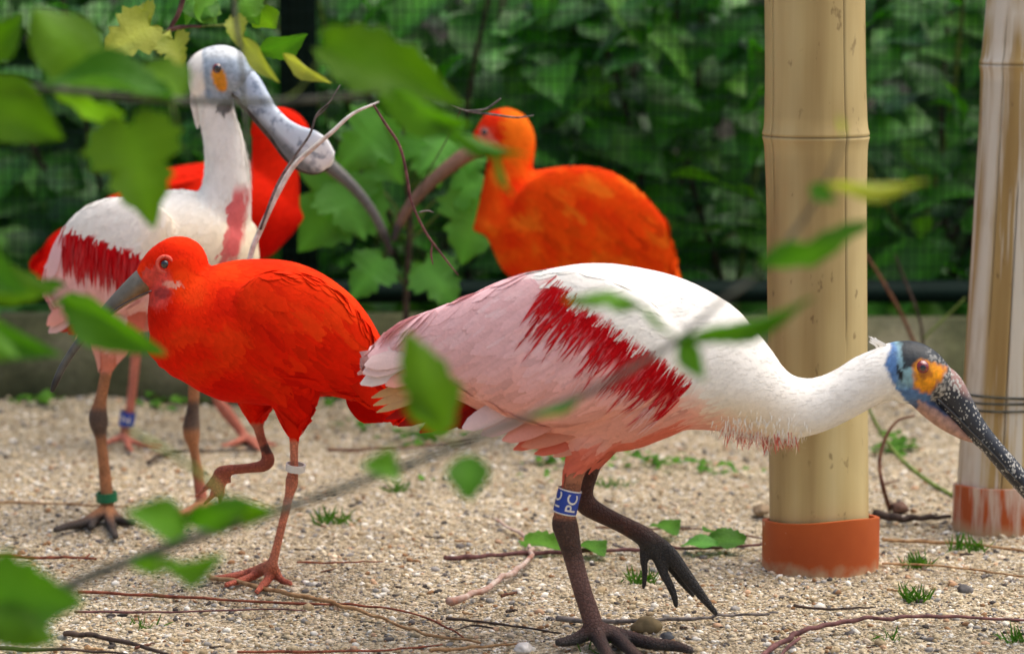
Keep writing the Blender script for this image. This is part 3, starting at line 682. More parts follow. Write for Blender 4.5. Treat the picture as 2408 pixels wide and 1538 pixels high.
    plumage(me, Y, root, 2600, lambda x, y: wing(x, y) & ~inred(x, y) & (x > 930), lambda x, y: (-.82, .5), lambda x, y: .036 + .024 * ss(1250, 950, x), .17,
            lambda x, y: mix(colf(x, y), mix(PINK, PEACH, ss(760, 950, y)), 0.9 * (nn(x, y) < 40)), M_FEATHER, 'covert_plumage', .012, .10, .06, tipf=lambda x, y, c: c * 1.05, cj=.05)
    plumage(me, Y, root, 5200, lambda x, y: (~wing(x, y)) & ~inred(x, y) & (x < 1720) & (y < 1075), lambda x, y: (-.9, .35 + .4 * ss(900, 1050, y)), lambda x, y: .018 + .012 * (x < 1600), .15, colf, M_FEATHER, 'contour_plumage', .006, .08, .07, cj=.012, off=.0004)
    plumage(me, Y, root, 9000, lambda x, y: (x > 1690) & (x < np.interp(y, [790, 807, 850, 892, 935, 970], [2096, 2087, 2066, 2083, 2112, 2140])) & (y < 1050), lambda x, y: (-.95, .12 + .5 * ss(900, 1000, y)), lambda x, y: .0065, .22, colf, M_FEATHER, 'neck_down', .02, .05, .08, pointed=True, na=3, cj=.012, off=.0003)
    # carmine lesser coverts: long narrow streaming vanes
    def redmask(x, y):
        n, t = nn(x, y), tt(x, y)
        return (n < 40) & (n > -58) & (t > 0) & (t < 402)
    plumage(me, Y, root, 34000, lambda x, y: redmask(x, y) * np.clip(ss(-64, 5, nn(x, y)) * .9 + .08, 0, 1) * ss(46, 24, nn(x, y)), lambda x, y: (-.62, .78), lambda x, y: (.016 + .018 * ss(10, -50, nn(x, y))) * (.7 + .6 * rng.random(len(x))), .042,
            lambda x, y: mix(np.tile(CARMINE, (len(x), 1)), lin(216, 84, 92), (rng.random(len(x)) < .12 + .25 * ss(-20, -60, nn(x, y))) * .8), M_FEATHER, 'carmine_plumage', .03, .10, .10, pointed=True, tipf=lambda x, y, c: mix(c, lin(214, 90, 90), ss(10, -60, nn(x, y)) * rng.random(len(x)) * .6), na=4, cj=.12, off=.0010)
    # pale wisps breaking the edge of the carmine patch
    plumage(me, Y, root, 9000, lambda x, y: ((nn(x, y) > 34) & (nn(x, y) < 62) & (tt(x, y) > 60) & (tt(x, y) < 420)) + ((nn(x, y) < -62) & (nn(x, y) > -120) & (tt(x, y) > -20) & (tt(x, y) < 400)) * .5, lambda x, y: (-.60, .80), lambda x, y: .018, .035,
            lambda x, y: mix(WHITE, lin(232, 150, 150), (nn(x, y) < 0) * 0.6), M_FEATHER, 'wispy_plumage', .06, .12, .12, pointed=True, na=4, cj=.06, off=.0018)
    # neck frill of curled filaments
    plumage(me, Y, root, 18000, lambda x, y: ss(1660, 1730, x) * ss(1910, 1850, x) * ss(930, 1000, y) * (y < 1040), lambda x, y: (-.15, 1), lambda x, y: .009, .07, lambda x, y: np.tile(WHITE, (len(x), 1)), M_FEATHER, 'neck_frill', .45, .012, .2, pointed=True, na=5, cj=.03, free=True)
    plumage(me, Y, root, 24000, lambda x, y: ss(1680, 1730, x) * ss(1900, 1840, x) * ss(996, 1022, y) * .7, lambda x, y: (.05 + .25 * rng.normal(size=len(x)), 1), lambda x, y: .014 + .016 * rng.random(len(x)), .03, lambda x, y: mix(np.tile(lin(212, 112, 100), (len(x), 1)), lin(240, 214, 200), rng.random(len(x)) > .55), M_FEATHER, 'pink_frill', .1, .04, .22, pointed=True, na=5, cj=.1, free=True)
    # ruffled nape tuft
    for i in range(9): quill(root, (2086 - 3 * i, 812 + i), (2044 + (i * 37 % 17), 790 + (i * 23 % 14)), 2.2, Y - .008 + .002 * i, WHITE, .003, 'nape_feather')
    # separate large feathers of wing tips, tail and lower coverts
    pk = lin(238, 206, 202); tan = lin(216, 172, 120); rd = lin(176, 34, 30)
    for a, b_, w_, yo, c in (((1040, 770), (880, 812), 26, -.034, PINK), ((1040, 790), (864, 836), 28, -.038, PINK), ((1040, 800), (856, 858), 28, -.042, pk), ((1030, 800), (852, 876), 30, -.040, pk), ((1010, 830), (846, 902), 24, -.036, lin(240, 222, 216)), ((980, 860), (852, 896), 16, -.030, pk), ((1040, 850), (905, 905), 20, -.042, PEACH),
                             ((1050, 870), (872, 934), 12, -.026, tan), ((1060, 885), (876, 952), 12, -.028, tan), ((1070, 900), (884, 968), 11, -.030, tan * .95), ((1080, 890), (930, 925), 12, -.034, tan),
                             ((1140, 900), (905, 984), 16, -.012, rd), ((1150, 915), (935, 1000), 18, -.014, rd * .8), ((1160, 920), (985, 1016), 20, -.016, rd * .8), ((1180, 920), (1030, 1010), 20, -.018, rd * .6), ((1200, 930), (1075, 1005), 22, -.012, rd * .5),
                             ((1240, 930), (1086, 1006), 25, -.058, pk), ((1270, 950), (1130, 1022), 24, -.060, lin(232, 190, 184)), ((1320, 985), (1180, 1034), 20, -.058, PEACH), ((1370, 1010), (1225, 1048), 18, -.052, lin(226, 150, 124)),
                             ((1350, 1000), (1206, 1056), 16, -.046, SALMON), ((1390, 1030), (1256, 1066), 14, -.044, SALMON), ((1430, 1020), (1300, 1072), 14, -.046, lin(226, 156, 130))):
        quill(root, a, b_, w_, Y + yo, c, .004, 'feather')
    # bill: speckled mandibles, spoon beyond
    bl = [S(2196, 880, 34, .016, Y), S(2222, 908, 42, .0165, Y), S(2252, 952, 38, .0150, Y), S(2288, 1002, 30, .0135, Y), S(2328, 1046, 24, .0125, Y), S(2380, 1106, 24, .013, Y), S(2440, 1178, 20, .017, Y), S(2500, 1246, 14, .024, Y), S(2545, 1296, 10, .026, Y), S(2575, 1330, 6, .014, Y)]
    V, Fc = loft(bl, 20, 6); x, y = inv(V, Y)
    u = (x - 2222) * .62 - (y - 908) * .78                      # across the bill, + towards the culmen
    c = mix(np.tile(lin(34, 38, 46), (len(V), 1)), lin(122, 122, 122), ss(8, 26, u) * ss(2400, 2300, x) * .8); c = mix(c, lin(158, 110, 98), ss(6, 20, u) * ss(2215, 2235, x) * ss(2290, 2260, x) * .7)
    part('bill', V, Fc, M_SPECK, root, c)
    V, Fc = tube([P(a, b_, Y - d) for a, b_, d in ((2205, 938, .0165), (2250, 980, .0152), (2290, 1021, .0138), (2335, 1066, .0128), (2400, 1140, .0138))], [.0011] * 5, 6); part('bill_gape', V, Fc, M_PUPIL, root)
    h, nr = cast(me, 2169, 865); eye('eye', root, h + Vector((0, .0048, 0)), (0.05, -1, 0.05), .0082, M_IRIS_RED, .46)
    ctr = P(1334, 1178, Y - .03); band(root, ctr, P(1341, 1148, Y - .03) - P(1327, 1208, Y - .03), .0128, .0255, M_BAND_BLUE, 'leg_band', 'blue leg band with white letters', M_BAND_WHITE, [('PC', 0.42), ('TC', -1.02), ('P', 2.6)], .0165)
build_bowed_spoonbill()

# ------------------------------------------------------------------ scarlet ibises
SCAR = lin(236, 34, 6); SCARD = lin(222, 18, 4); SCARL = lin(246, 70, 18)
def ibis_bill(root, pts, Y, dys=None, tint=lin(104, 100, 90)):
    st = []
    for i, (a, b_, r) in enumerate(pts):
        d = dys[i] if dys else 0
        st.append(S(a, b_, r, r * mpp(Y) * .8, Y, d))
    V, Fc = loft(st, 14, 6); n = len(V); k = np.linspace(0, 1, n)
    x, y = inv(V, Y)
    c = mix(np.tile(tint, (n, 1)), tint * .62, ss(.15, .6, k)); c = mix(c, lin(40, 36, 34), ss(.8, .88, k))
    return V, Fc, c
def build_front_ibis():
    Y = 3.34; base = G(640, 1355); base = Vector((base.x, base.y, 0))
    root = empty('ibis', base, 'bright scarlet ibis with white leg ring beside the bowed spoonbill', 'ibis', 'scarlet ibises')
    k = mpp(Y)
    body = loft([S(938, 985, 12, .006, Y), S(895, 920, 52, .020, Y), S(835, 860, 92, .040, Y), S(765, 815, 138, .056, Y), S(680, 788, 170, .066, Y), S(590, 780, 172, .068, Y), S(510, 788, 160, .064, Y), S(440, 800, 122, .054, Y), S(385, 815, 72, .036, Y)], 32)
    neck = loft([S(470, 800, 118, .05, Y), S(436, 745, 92, .044, Y), S(426, 690, 76, .036, Y), S(424, 640, 70, .030, Y), S(418, 608, 62, .028, Y), S(410, 585, 40, .02, Y)], 24)
    head = loft([S(470, 640, 40, .02, Y), S(430, 622, 66, .027, Y), S(390, 630, 60, .026, Y), S(355, 648, 42, .020, Y), S(332, 664, 24, .012, Y)], 20)
    parts = [body, neck, head]
    for sg in (-1, 1):
        parts.append(loft([S(560, 735, 60, .012, Y, sg * .052), S(620, 745, 112, .020, Y, sg * .058), S(700, 775, 128, .022, Y, sg * .056), S(780, 822, 106, .018, Y, sg * .046), S(850, 880, 66, .012, Y, sg * .032), S(910, 945, 30, .006, Y, sg * .018)], 20))
    parts.append(loft([S(690, 900, 70, .026, Y, -.025), S(692, 965, 46, .018, Y, -.025), S(692, 1022, 16, .008, Y, -.025)], 16))
    parts.append(loft([S(600, 890, 70, .026, Y, .025), S(602, 955, 40, .016, Y, .025), S(605, 1000, 16, .007, Y, .025)], 16))
    parts.append(legtube([(692, 1010, 14), (692, 1060, 11), (692, 1100, 11), (688, 1118, 15), (686, 1138, 16), (680, 1165, 12), (668, 1215, 11), (652, 1280, 11), (640, 1330, 13)], Y, -.025))
    parts.append(legtube([(604, 990, 14), (614, 1030, 12), (624, 1058, 13), (631, 1080, 17), (622, 1094, 16), (590, 1100, 13), (545, 1104, 13), (518, 1108, 15)], Y, .025))
    ank = P(640, 1326, Y - .025)
    for pts in ([(600, 1352), (560, 1367), (528, 1376)], [(585, 1346), (535, 1356), (496, 1360)], [(630, 1362), (615, 1378), (604, 1392)], [(658, 1360), (684, 1372)]):
        q = [ank] + [G(a, b_, .005) for a, b_ in pts]; n = len(q); parts.append(tube([tuple(v) for v in q], [.0068 - .0032 * i / (n - 1) for i in range(n)], 10, 4))
    for pts in ([(518, 1108, 13), (515, 1135, 11), (500, 1165, 8), (480, 1185, 5)], [(516, 1110, 12), (522, 1150, 9), (516, 1190, 5)], [(516, 1106, 12), (500, 1130, 9), (470, 1160, 6), (455, 1168, 4)], [(520, 1108, 10), (534, 1120, 7), (545, 1140, 4)]):
        parts.append(loft([S(a, b_, q, q * k, Y, .025) for a, b_, q in pts], 10, 4))
    me = fuse(parts, 0.0027, 5)
    def colf(x, y):
        nz = np.array([mnoise.noise(Vector((a * .012, b * .016, 2))) for a, b in zip(x, y)])
        c = np.tile(SCAR, (len(x), 1)); c = mix(c, SCARL, np.clip(ss(800, 640, y) * .35 + .45 * ss(-.05, .4, nz), 0, 1)); c = mix(c, lin(196, 8, 4), ss(-.1, -.5, nz) * .5); c = mix(c, SCARD, ss(800, 930, y) * .6)  # lighter orange highlights put into the plumage colour: upper body and noise patches
        c = mix(c, lin(226, 84, 74), ss(1.15, .7, ((x - 372) / 44) ** 2 + ((y - 668) / 56) ** 2) * (x < 425) * ss(612, 628, y) * .55)
        c = mix(c, lin(232, 150, 128), ss(1.0, .6, ((x - 412) / 26) ** 2 + ((y - 662) / 8) ** 2))
        c = mix(c, lin(150, 40, 38), ss(1.0, .5, ((x - 390) / 26) ** 2 + ((y - 684) / 14) ** 2) * .8)
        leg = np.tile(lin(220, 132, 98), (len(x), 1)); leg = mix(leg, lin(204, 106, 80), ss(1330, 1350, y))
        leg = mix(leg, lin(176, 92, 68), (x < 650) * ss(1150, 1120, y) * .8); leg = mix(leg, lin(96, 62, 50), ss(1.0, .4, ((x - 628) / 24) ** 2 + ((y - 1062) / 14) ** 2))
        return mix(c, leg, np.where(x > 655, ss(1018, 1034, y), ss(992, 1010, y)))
    legf = lambda x, y: np.where(x > 655, y > 1026, y > 1002) | ((((x - 368) / 40) ** 2 + ((y - 666) / 48) ** 2 < 1) & (x < 420))
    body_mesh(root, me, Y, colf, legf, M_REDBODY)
    rc = lambda x, y: colf(x, y)
    plumage(me, Y, root, 5200, lambda x, y: (y < 1000) & ((x > 520) | (y > 730)) & (y < 985), lambda x, y: (.75, .6), lambda x, y: .013 + .012 * (x > 600), .28, rc, M_RED, 'plumage', .010, .07, .10, cj=.03, off=.0004)
    plumage(me, Y, root, 6000, lambda x, y: (x < 540) & (y < 760) & ~legf(x, y), lambda x, y: (.5, .85), lambda x, y: .006, .3, rc, M_RED, 'head_down', .01, .03, .1, na=3, cj=.03, off=.0003)
    plumage(me, Y, root, 700, lambda x, y: (x > 600) & (y < 960) & (y > 640 + (x - 600) * .3), lambda x, y: (.68, .74), lambda x, y: .045, .22, rc, M_RED, 'covert_plumage', .022, .10, .06, cj=.09)
    for i in range(7): quill(root, (800 + 12 * i, 850 + 10 * i), (905 + 6 * i, 965 + 5 * i), 22, Y - .045 + .008 * i, SCAR * (.75 + .05 * i), .004, 'feather', M_RED)
    for i in range(5): quill(root, (820, 910 + 6 * i), (930 - 14 * i, 990 + i), 20, Y - .02 + .008 * i, SCARD * .9, .003, 'tail_feather', M_RED)
    V, Fc, c = ibis_bill(root, [(352, 652, 33), (330, 668, 30), (296, 693, 23), (262, 722, 17), (212, 772, 11), (178, 815, 9.5), (150, 858, 9), (132, 895, 8), (122, 920, 5)], Y, [0, -.004, -.008, -.012, -.018, -.022, -.025, -.027, -.028])
    x, y = inv(V, Y); u = (x - 342) * -.62 + (y - 655) * .78
    c = mix(c, lin(150, 112, 64), ss(0, 14, (y - 655) * .75 + (x - 342) * .66) * ss(250, 300, x) * .8)
    part('bill', V, Fc, M_BILL, root, c)
    V, Fc = tube([P(a, b_, Y - .0285 + .0) for a, b_ in ((356, 684), (320, 700), (280, 722), (240, 754), (205, 790))], [.0009] * 5, 6); part('bill_gape', V, Fc, M_PUPIL, root)
    h, nr = cast(me, 388, 622); eye('eye', root, h + Vector((0, .0032, 0)), (-.1, -1, .05), .0060, M_IRIS_DARK, .9)
    bm_v, bm_f = tube([h + Vector((math.sin(a) * .0092, .0012 - .0006 * math.sin(a), math.cos(a) * .0092)) for a in np.linspace(0, 2 * math.pi, 21)], .0022, 8, 1)
    part('eyelid', bm_v, bm_f, m_plain('pink_skin', lin(230, 92, 74), .6, .3), root)
    ctr = P(695, 1099, Y - .025); band(root, ctr, Vector((.12, -.12, 1)), .0118, .0085, M_BAND_WHITE, 'leg_ring', 'plain white plastic leg ring', wall=.002)
build_front_ibis()

def build_back_ibis(Y, shape, colf, root, legs, feet, bill, billdy, eyepx, flow, cov, legtop, tint=lin(120, 116, 112)):
    parts = []
    for st in shape: parts.append(loft([S(*q[:4], Y, q[4] if len(q) > 4 else 0) for q in st], 24))
    for dy, pts in legs: parts.append(legtube(pts, Y, dy, 10))
    for ankle, pts in feet:
        q = [ankle] + [G(a, b_, .005) for a, b_ in pts]; n = len(q); parts.append(tube([tuple(v) for v in q], [.0068 - .003 * i / (n - 1) for i in range(n)], 8, 4))
    me = fuse(parts, 0.0033, 5)
    full = lambda x, y: mix(colf(x, y), np.tile(lin(216, 128, 104), (len(x), 1)), ss(legtop - 6, legtop + 8, y))
    body_mesh(root, me, Y, full, lambda x, y: y > legtop, M_REDBODY)
    plumage(me, Y, root, 3000, lambda x, y: y < legtop - 10, flow, lambda x, y: .014, .3, colf, M_RED, 'plumage', .010, .07, .10, cj=.03, off=.0004)
    plumage(me, Y, root, 500, cov, flow, lambda x, y: .045, .24, colf, M_RED, 'covert_plumage', .02, .09, .08, cj=.16)
    V, Fc, c = ibis_bill(root, bill, Y, billdy, tint); part('bill', V, Fc, M_BILL, root, c)
    if eyepx:
        h, nr = cast(me, *eyepx); eye('eye', root, h + Vector((0, .003, 0)), (-.3, -1, .05), .0058, M_IRIS_DARK, .7)
    return me
Yb = 4.40
base = G(440, 1036); r2 = empty('ibis', Vector((base.x, base.y, 0)), 'deep red ibis with blue leg band mostly hidden behind the upright spoonbill', 'ibis', 'scarlet ibises')
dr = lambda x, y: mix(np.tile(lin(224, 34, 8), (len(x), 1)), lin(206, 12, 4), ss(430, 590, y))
wing2 = [[(250 + 0, 560, 40, .010, sg * .045), (330, 530, 70, .018, sg * .056), (430, 500, 88, .022, sg * .058), (520, 490, 70, .016, sg * .052)] for sg in (-1, 1)]
build_back_ibis(Yb, [[(78, 640, 14, .006), (150, 596, 46, .02), (240, 560, 72, .04), (340, 530, 104, .058), (450, 505, 118, .066), (560, 500, 116, .064), (640, 505, 100, .056), (690, 510, 44, .03)],
                     [(620, 500, 90, .05), (640, 430, 66, .036), (645, 370, 54, .028), (642, 325, 50, .026)], [(610, 310, 40, .022), (645, 302, 54, .027), (685, 315, 46, .022), (715, 345, 26, .012)]] + wing2, dr, r2,
                [(-.02, [(330, 600, 40), (322, 760, 18), (318, 850, 13), (306, 960, 12), (297, 1000, 12), (292, 1028, 12)]), (.02, [(470, 610, 44), (490, 800, 20), (510, 930, 14), (530, 965, 16), (560, 1005, 13), (578, 1030, 12)])],
                [(P(292, 1026, Yb - .02), [(260, 1038), (235, 1046)]), (P(292, 1026, Yb - .02), [(330, 1044), (380, 1050)]), (P(292, 1026, Yb - .02), [(300, 1046), (310, 1060)]), (P(578, 1028, Yb + .02), [(620, 1040), (650, 1046)]), (P(578, 1028, Yb + .02), [(550, 1042), (520, 1048)]), (P(578, 1028, Yb + .02), [(600, 1046), (612, 1058)])],
                [(700, 338, 26), (735, 362, 22), (780, 395, 17), (830, 440, 13), (872, 492, 11), (900, 545, 10), (920, 596, 7)], [-.0] * 7, None, lambda x, y: (-.9, .4), lambda x, y: (x < 520) & (y < 620), 700)
quill(r2, (230, 560), (78, 640), 20, Yb - .03, lin(210, 20, 6), .003, 'tail_feather', M_RED); quill(r2, (240, 590), (80, 660), 20, Yb - .02, lin(220, 50, 30), .003, 'tail_feather', M_RED); quill(r2, (250, 570), (90, 625), 20, Yb, lin(220, 30, 10), .003, 'tail_feather', M_RED)
band(r2, P(299, 985, Yb - .02), Vector((.18, 0, 1)), .0118, .022, M_BAND_BLUE, 'leg_band', 'blue leg band with a white letter', None, [('Z', 0.0)], .018)

base = G(1370, 1040); r3 = empty('ibis', Vector((base.x, base.y, 0)), 'orange red ibis with its head turned, standing behind the bowed spoonbill', 'ibis', 'scarlet ibises')
def oc(x, y):
    nz = np.array([mnoise.noise(Vector((a * .018 + b_ * .006, b_ * .02 - a * .008, 4))) for a, b_ in zip(x, y)])
    c = mix(np.tile(lin(238, 74, 10), (len(x), 1)), lin(248, 110, 24), ss(.0, .5, nz)); c = mix(c, lin(232, 56, 8), ss(-.0, -.5, nz))
    c = mix(c, lin(244, 112, 22), ss(1.2, .6, ((x - 1215) / 52) ** 2 + ((y - 315) / 76) ** 2))
    c = mix(c, lin(226, 46, 14), ss(1185, 1165, x) * ss(400, 370, y))
    c = mix(c, lin(226, 130, 110), ss(1.0, .5, ((x - 1140) / 22) ** 2 + ((y - 322) / 30) ** 2) * .8)
    return c
wing3 = [[(1230, 510, 60, .012, sg * .05), (1300, 500, 100, .02, sg * .058), (1390, 515, 120, .024, sg * .06), (1480, 570, 100, .018, sg * .05), (1536, 650, 60, .012, sg * .034), (1590, 740, 24, .006, sg * .02)] for sg in (-1, 1)]
me3 = build_back_ibis(Yb, [[(1615, 800, 10, .005), (1572, 720, 46, .02), (1516, 650, 88, .042), (1446, 590, 128, .06), (1370, 552, 156, .07), (1280, 540, 146, .068), (1200, 530, 112, .054), (1155, 525, 44, .026)],
                     [(1200, 530, 90, .05), (1192, 450, 60, .036), (1198, 395, 54, .030), (1202, 350, 56, .029)], [(1228, 320, 40, .02), (1200, 318, 62, .029), (1168, 318, 58, .027), (1140, 330, 36, .019), (1122, 345, 20, .01)], [(1205, 380, 50, .026), (1203, 330, 56, .028), (1200, 290, 44, .024), (1195, 266, 22, .012)]] + wing3, oc, r3,
                [(-.02, [(1340, 650, 44), (1335, 800, 18), (1332, 860, 13), (1330, 880, 15), (1326, 960, 11), (1322, 1030, 12)]), (.02, [(1410, 650, 44), (1412, 800, 18), (1414, 860, 13), (1414, 880, 15), (1416, 960, 11), (1418, 1030, 12)])],
                [(P(1322, 1026, Yb - .02), [(1290, 1042), (1262, 1050)]), (P(1322, 1026, Yb - .02), [(1330, 1050), (1335, 1062)]), (P(1418, 1026, Yb + .02), [(1390, 1038), (1362, 1044)]), (P(1418, 1026, Yb + .02), [(1430, 1046), (1440, 1056)])],
                [(1132, 344, 22), (1106, 358, 20), (1060, 390, 17), (1010, 432, 15), (968, 478, 13), (940, 525, 11), (926, 565, 7)], [0, -.006, -.014, -.02, -.026, -.03, -.033], (1141, 312), lambda x, y: (.72, .68), lambda x, y: (x > 1260) & (y > 410 + (x - 1260) * .35), 760, lin(136, 98, 76))
for i in range(6): quill(r3, (1480 + 10 * i, 600 + 12 * i), (1562 + 8 * i, 660 + 20 * i), 24, Yb - .05 + .008 * i, lin(232, 66, 20) * (.8 + .05 * i), .004, 'feather', M_RED)

# ------------------------------------------------------------------ upright spoonbill
def build_upright_spoonbill():
    Y = 3.75; base = G(340, 1212); base = Vector((base.x, base.y, 0))
    root = empty('spoonbill', base, 'upright spoonbill with pale speckled bill and green leg ring', 'spoonbill', 'roseate spoonbills')
    k = mpp(Y)
    body = loft([S(150, 735, 34, .02, Y, .03), S(180, 680, 84, .05, Y, .02), S(240, 630, 134, .076, Y, .01), S(320, 612, 152, .088, Y), S(410, 598, 152, .088, Y), S(490, 585, 138, .078, Y), S(550, 565, 100, .06, Y), S(582, 545, 44, .03, Y)], 32)
    neck = loft([S(480, 600, 110, .06, Y), S(510, 520, 86, .048, Y), S(530, 460, 62, .036, Y), S(534, 400, 54, .031, Y), S(526, 335, 48, .027, Y), S(512, 280, 43, .024, Y), S(506, 235, 44, .024, Y), S(508, 200, 50, .026, Y)], 24)
    head = loft([S(462, 215, 30, .018, Y), S(488, 184, 60, .030, Y), S(520, 166, 60, .031, Y, -.004), S(550, 170, 50, .028, Y, -.010), S(580, 192, 36, .022, Y, -.018)], 20)
    parts = [body, neck, head]
    for sg in (-1, 1):
        parts.append(loft([S(395, 590, 60, .014, Y, sg * .074), S(340, 580, 112, .022, Y, sg * .082), S(270, 600, 132, .024, Y, sg * .078), S(210, 650, 110, .02, Y, sg * .066), S(165, 720, 70, .012, Y, sg * .048)], 20))
    parts.append(loft([S(275, 740, 70, .03, Y, -.03), S(262, 800, 48, .022, Y, -.03), S(252, 868, 16, .008, Y, -.03)], 16))
    parts.append(loft([S(440, 720, 70, .03, Y, .03), S(450, 800, 40, .02, Y, .03), S(456, 860, 16, .008, Y, .03)], 16))
    parts.append(legtube([(252, 860, 15), (244, 905, 14), (236, 945, 16), (231, 978, 23), (233, 1000, 22), (238, 1035, 14), (246, 1110, 15), (252, 1170, 16), (252, 1200, 17)], Y, -.03))
    parts.append(legtube([(456, 850, 15), (456, 920, 14), (454, 960, 15), (450, 1000, 21), (451, 1025, 20), (457, 1060, 12), (468, 1130, 14), (476, 1190, 16)], Y, .03))
    for ank, lst in ((P(252, 1196, Y - .03), ([(200, 1228), (165, 1236), (128, 1246)], [(280, 1222), (315, 1230)], [(262, 1236), (272, 1262)], [(222, 1224), (214, 1240)])), (P(476, 1188, Y + .03), ([(440, 1206), (410, 1212)], [(510, 1206), (535, 1212)], [(486, 1212), (492, 1228)]))):
        for pts in lst:
            q = [ank] + [G(a, b_, .006) for a, b_ in pts]; n = len(q); parts.append(tube([tuple(v) for v in q], [.0088 - .0042 * i / (n - 1) for i in range(n)], 10, 4))
    me = fuse(parts, 0.0028, 5)
    def colf(x, y):
        c = np.tile(WHITE, (len(x), 1))
        c = mix(c, CREAM, ss(440, 560, y) * ss(330, 420, x) * .8)
        edge = 520 + (x - 180) * .33
        c = mix(c, mix(PINK, PEACH, ss(620, 780, y)), ss(edge - 6, edge + 20, y) * ss(400, 350, x)); c = mix(c, PINK, ss(470, 440, x) * ss(700, 740, y))
        c = mix(c, CARMINE, ss(edge - 8, edge + 8, y) * ss(edge + 110, edge + 70, y) * ss(165, 180, x) * ss(372, 350, x))
        c = mix(c, lin(206, 70, 76), ss(24, 12, np.abs(x - (572 - (y - 440) * .12))) * ss(420, 460, y) * ss(625, 580, y) * .9)
        face = ss(474 + (y - 112) * .08, 488 + (y - 112) * .08, x) * ss(246, 226, y - (x - 500) * .25)
        c = mix(c, lin(162, 178, 194), face); c = mix(c, lin(226, 230, 230), face * ss(146, 122, y) * .8); c = mix(c, lin(132, 156, 180), face * ss(500, 484, x - (y - 180) * .15))
        c = mix(c, lin(40, 40, 46), ss(1, .4, ((x - 530) / 22) ** 2 + ((y - 252) / 18) ** 2) * .8)
        c = mix(c, lin(226, 150, 30), ss(1.15, .8, ((x - 522 - (y - 184) * .2) / 17) ** 2 + ((y - 184) / 32) ** 2))
        leg = np.tile(lin(190, 128, 84), (len(x), 1)); leg = mix(leg, lin(104, 84, 70), ss(940, 962, y) * ss(1030, 1005, y)); leg = mix(leg, lin(70, 62, 56), ss(1180, 1200, y) * (x < 380)); leg = mix(leg, lin(216, 130, 104), ss(1110, 1160, y) * (x > 380))
        c = mix(c, lin(226, 140, 116), ss(770, 830, y)); return mix(c, leg, ss(862, 878, y))
    legf = lambda x, y: (y > 866) | ((x > 482 + (y - 112) * .08) & (y < 240 + (x - 500) * .25))
    body_mesh(root, me, Y, colf, legf, M_BODY)
    ed = lambda x: 520 + (x - 180) * .33
    wing = lambda x, y: (x < 390) & (y > ed(x)) & (y < 780)
    plumage(me, Y, root, 900, lambda x, y: wing(x, y) & ~((y > ed(x)) & (y < ed(x) + 70) & (x > 170) & (x < 362)), lambda x, y: (-.25, .95), lambda x, y: .05, .18, lambda x, y: mix(np.tile(PINK, (len(x), 1)), PEACH, ss(620, 780, y)), M_FEATHER, 'covert_plumage', .03, .10, .07, cj=.05)
    plumage(me, Y, root, 3200, lambda x, y: ~wing(x, y) & (y > 440) & (y < 840), lambda x, y: (-.6, .8), lambda x, y: .018, .26, colf, M_FEATHER, 'contour_plumage', .008, .09, .08, cj=.02, off=.0004)
    plumage(me, Y, root, 4000, lambda x, y: (y < 460) & ~legf(x, y), lambda x, y: (-.1, 1), lambda x, y: .008, .22, colf, M_FEATHER, 'neck_down', .2, .04, .2, pointed=True, na=3, cj=.03)
    plumage(me, Y, root, 7000, lambda x, y: (y > ed(x)) & (y < ed(x) + 78) & (x > 172) & (x < 360), lambda x, y: (-.12, 1), lambda x, y: .030, .065, lambda x, y: np.tile(CARMINE, (len(x), 1)), M_FEATHER, 'carmine_plumage', .05, .10, .07, pointed=True, tipf=lambda x, y, c: mix(c, lin(220, 120, 120), rng.random(len(x)) * .5), na=4, cj=.14, off=.0012)
    for i in range(8): quill(root, (452 + 4 * i, 195 + 10 * i), (456 + 4 * i, 268 + 6 * (i * 3 % 7)), 8, Y - .01 + .004 * i, WHITE * .95, .002, 'nape_feather')
    for a, b_, w_, yo, c in (((190, 690), (108, 765), 20, -.06, PEACH), ((200, 710), (112, 782), 18, -.055, lin(236, 196, 190)), ((215, 730), (132, 776), 18, -.05, lin(196, 70, 54)), ((230, 740), (158, 784), 14, -.05, lin(196, 70, 54)), ((245, 740), (176, 800), 14, -.055, PEACH), ((265, 750), (200, 790), 14, -.05, SALMON), ((330, 720), (300, 790), 26, -.06, SALMON), ((370, 700), (330, 780), 28, -.055, lin(226, 150, 130))):
        quill(root, a, b_, w_, Y + yo, c, .004)
    # bill: broad pale spoon pointing down towards the viewer
    up = np.array([.62, -.35, .70])
    st = [(552, 172, 42, .018, -.006), (585, 208, 38, .014, -.020), (622, 260, 31, .010, -.034), (656, 300, 31, .008, -.048), (692, 335, 43, .0065, -.060), (726, 355, 50, .006, -.070), (758, 366, 42, .005, -.078), (782, 374, 18, .004, -.083)]
    V, Fc = loft([(*P(a, b_, Y + d)[:], hw, r * k) for a, b_, r, hw, d in st], 20, 6, hint=(.45, -.25, .85))
    x, y = inv(V, Y); along = (x - 560) * .75 + (y - 190) * .65
    c = np.tile(lin(172, 186, 204), (len(V), 1)); c = mix(c, lin(206, 216, 226), ss(60, 130, along)); c = mix(c, lin(244, 246, 244), ss(200, 250, along)); c = mix(c, lin(70, 72, 78), ss(-16, -36, (x - 560) * .65 - (y - 190) * .75) * ss(30, 80, along) * .9)
    def mb():
        m, nt, b = mat('mottled_bill', .4, .5); n = noise_tex(nt, 75, 5); r = ramp(nt, n.outputs[0], [(.34, (.18, .22, .30)), (.47, (1, 1, 1))])
        nt.links.new(mixc(nt, attr(nt), r.outputs[0], .75, 'MULTIPLY'), b.inputs['Base Color']); bump(nt, b, n.outputs[0], .3, .001); return m
    part('bill', V, Fc, mb(), root, c)
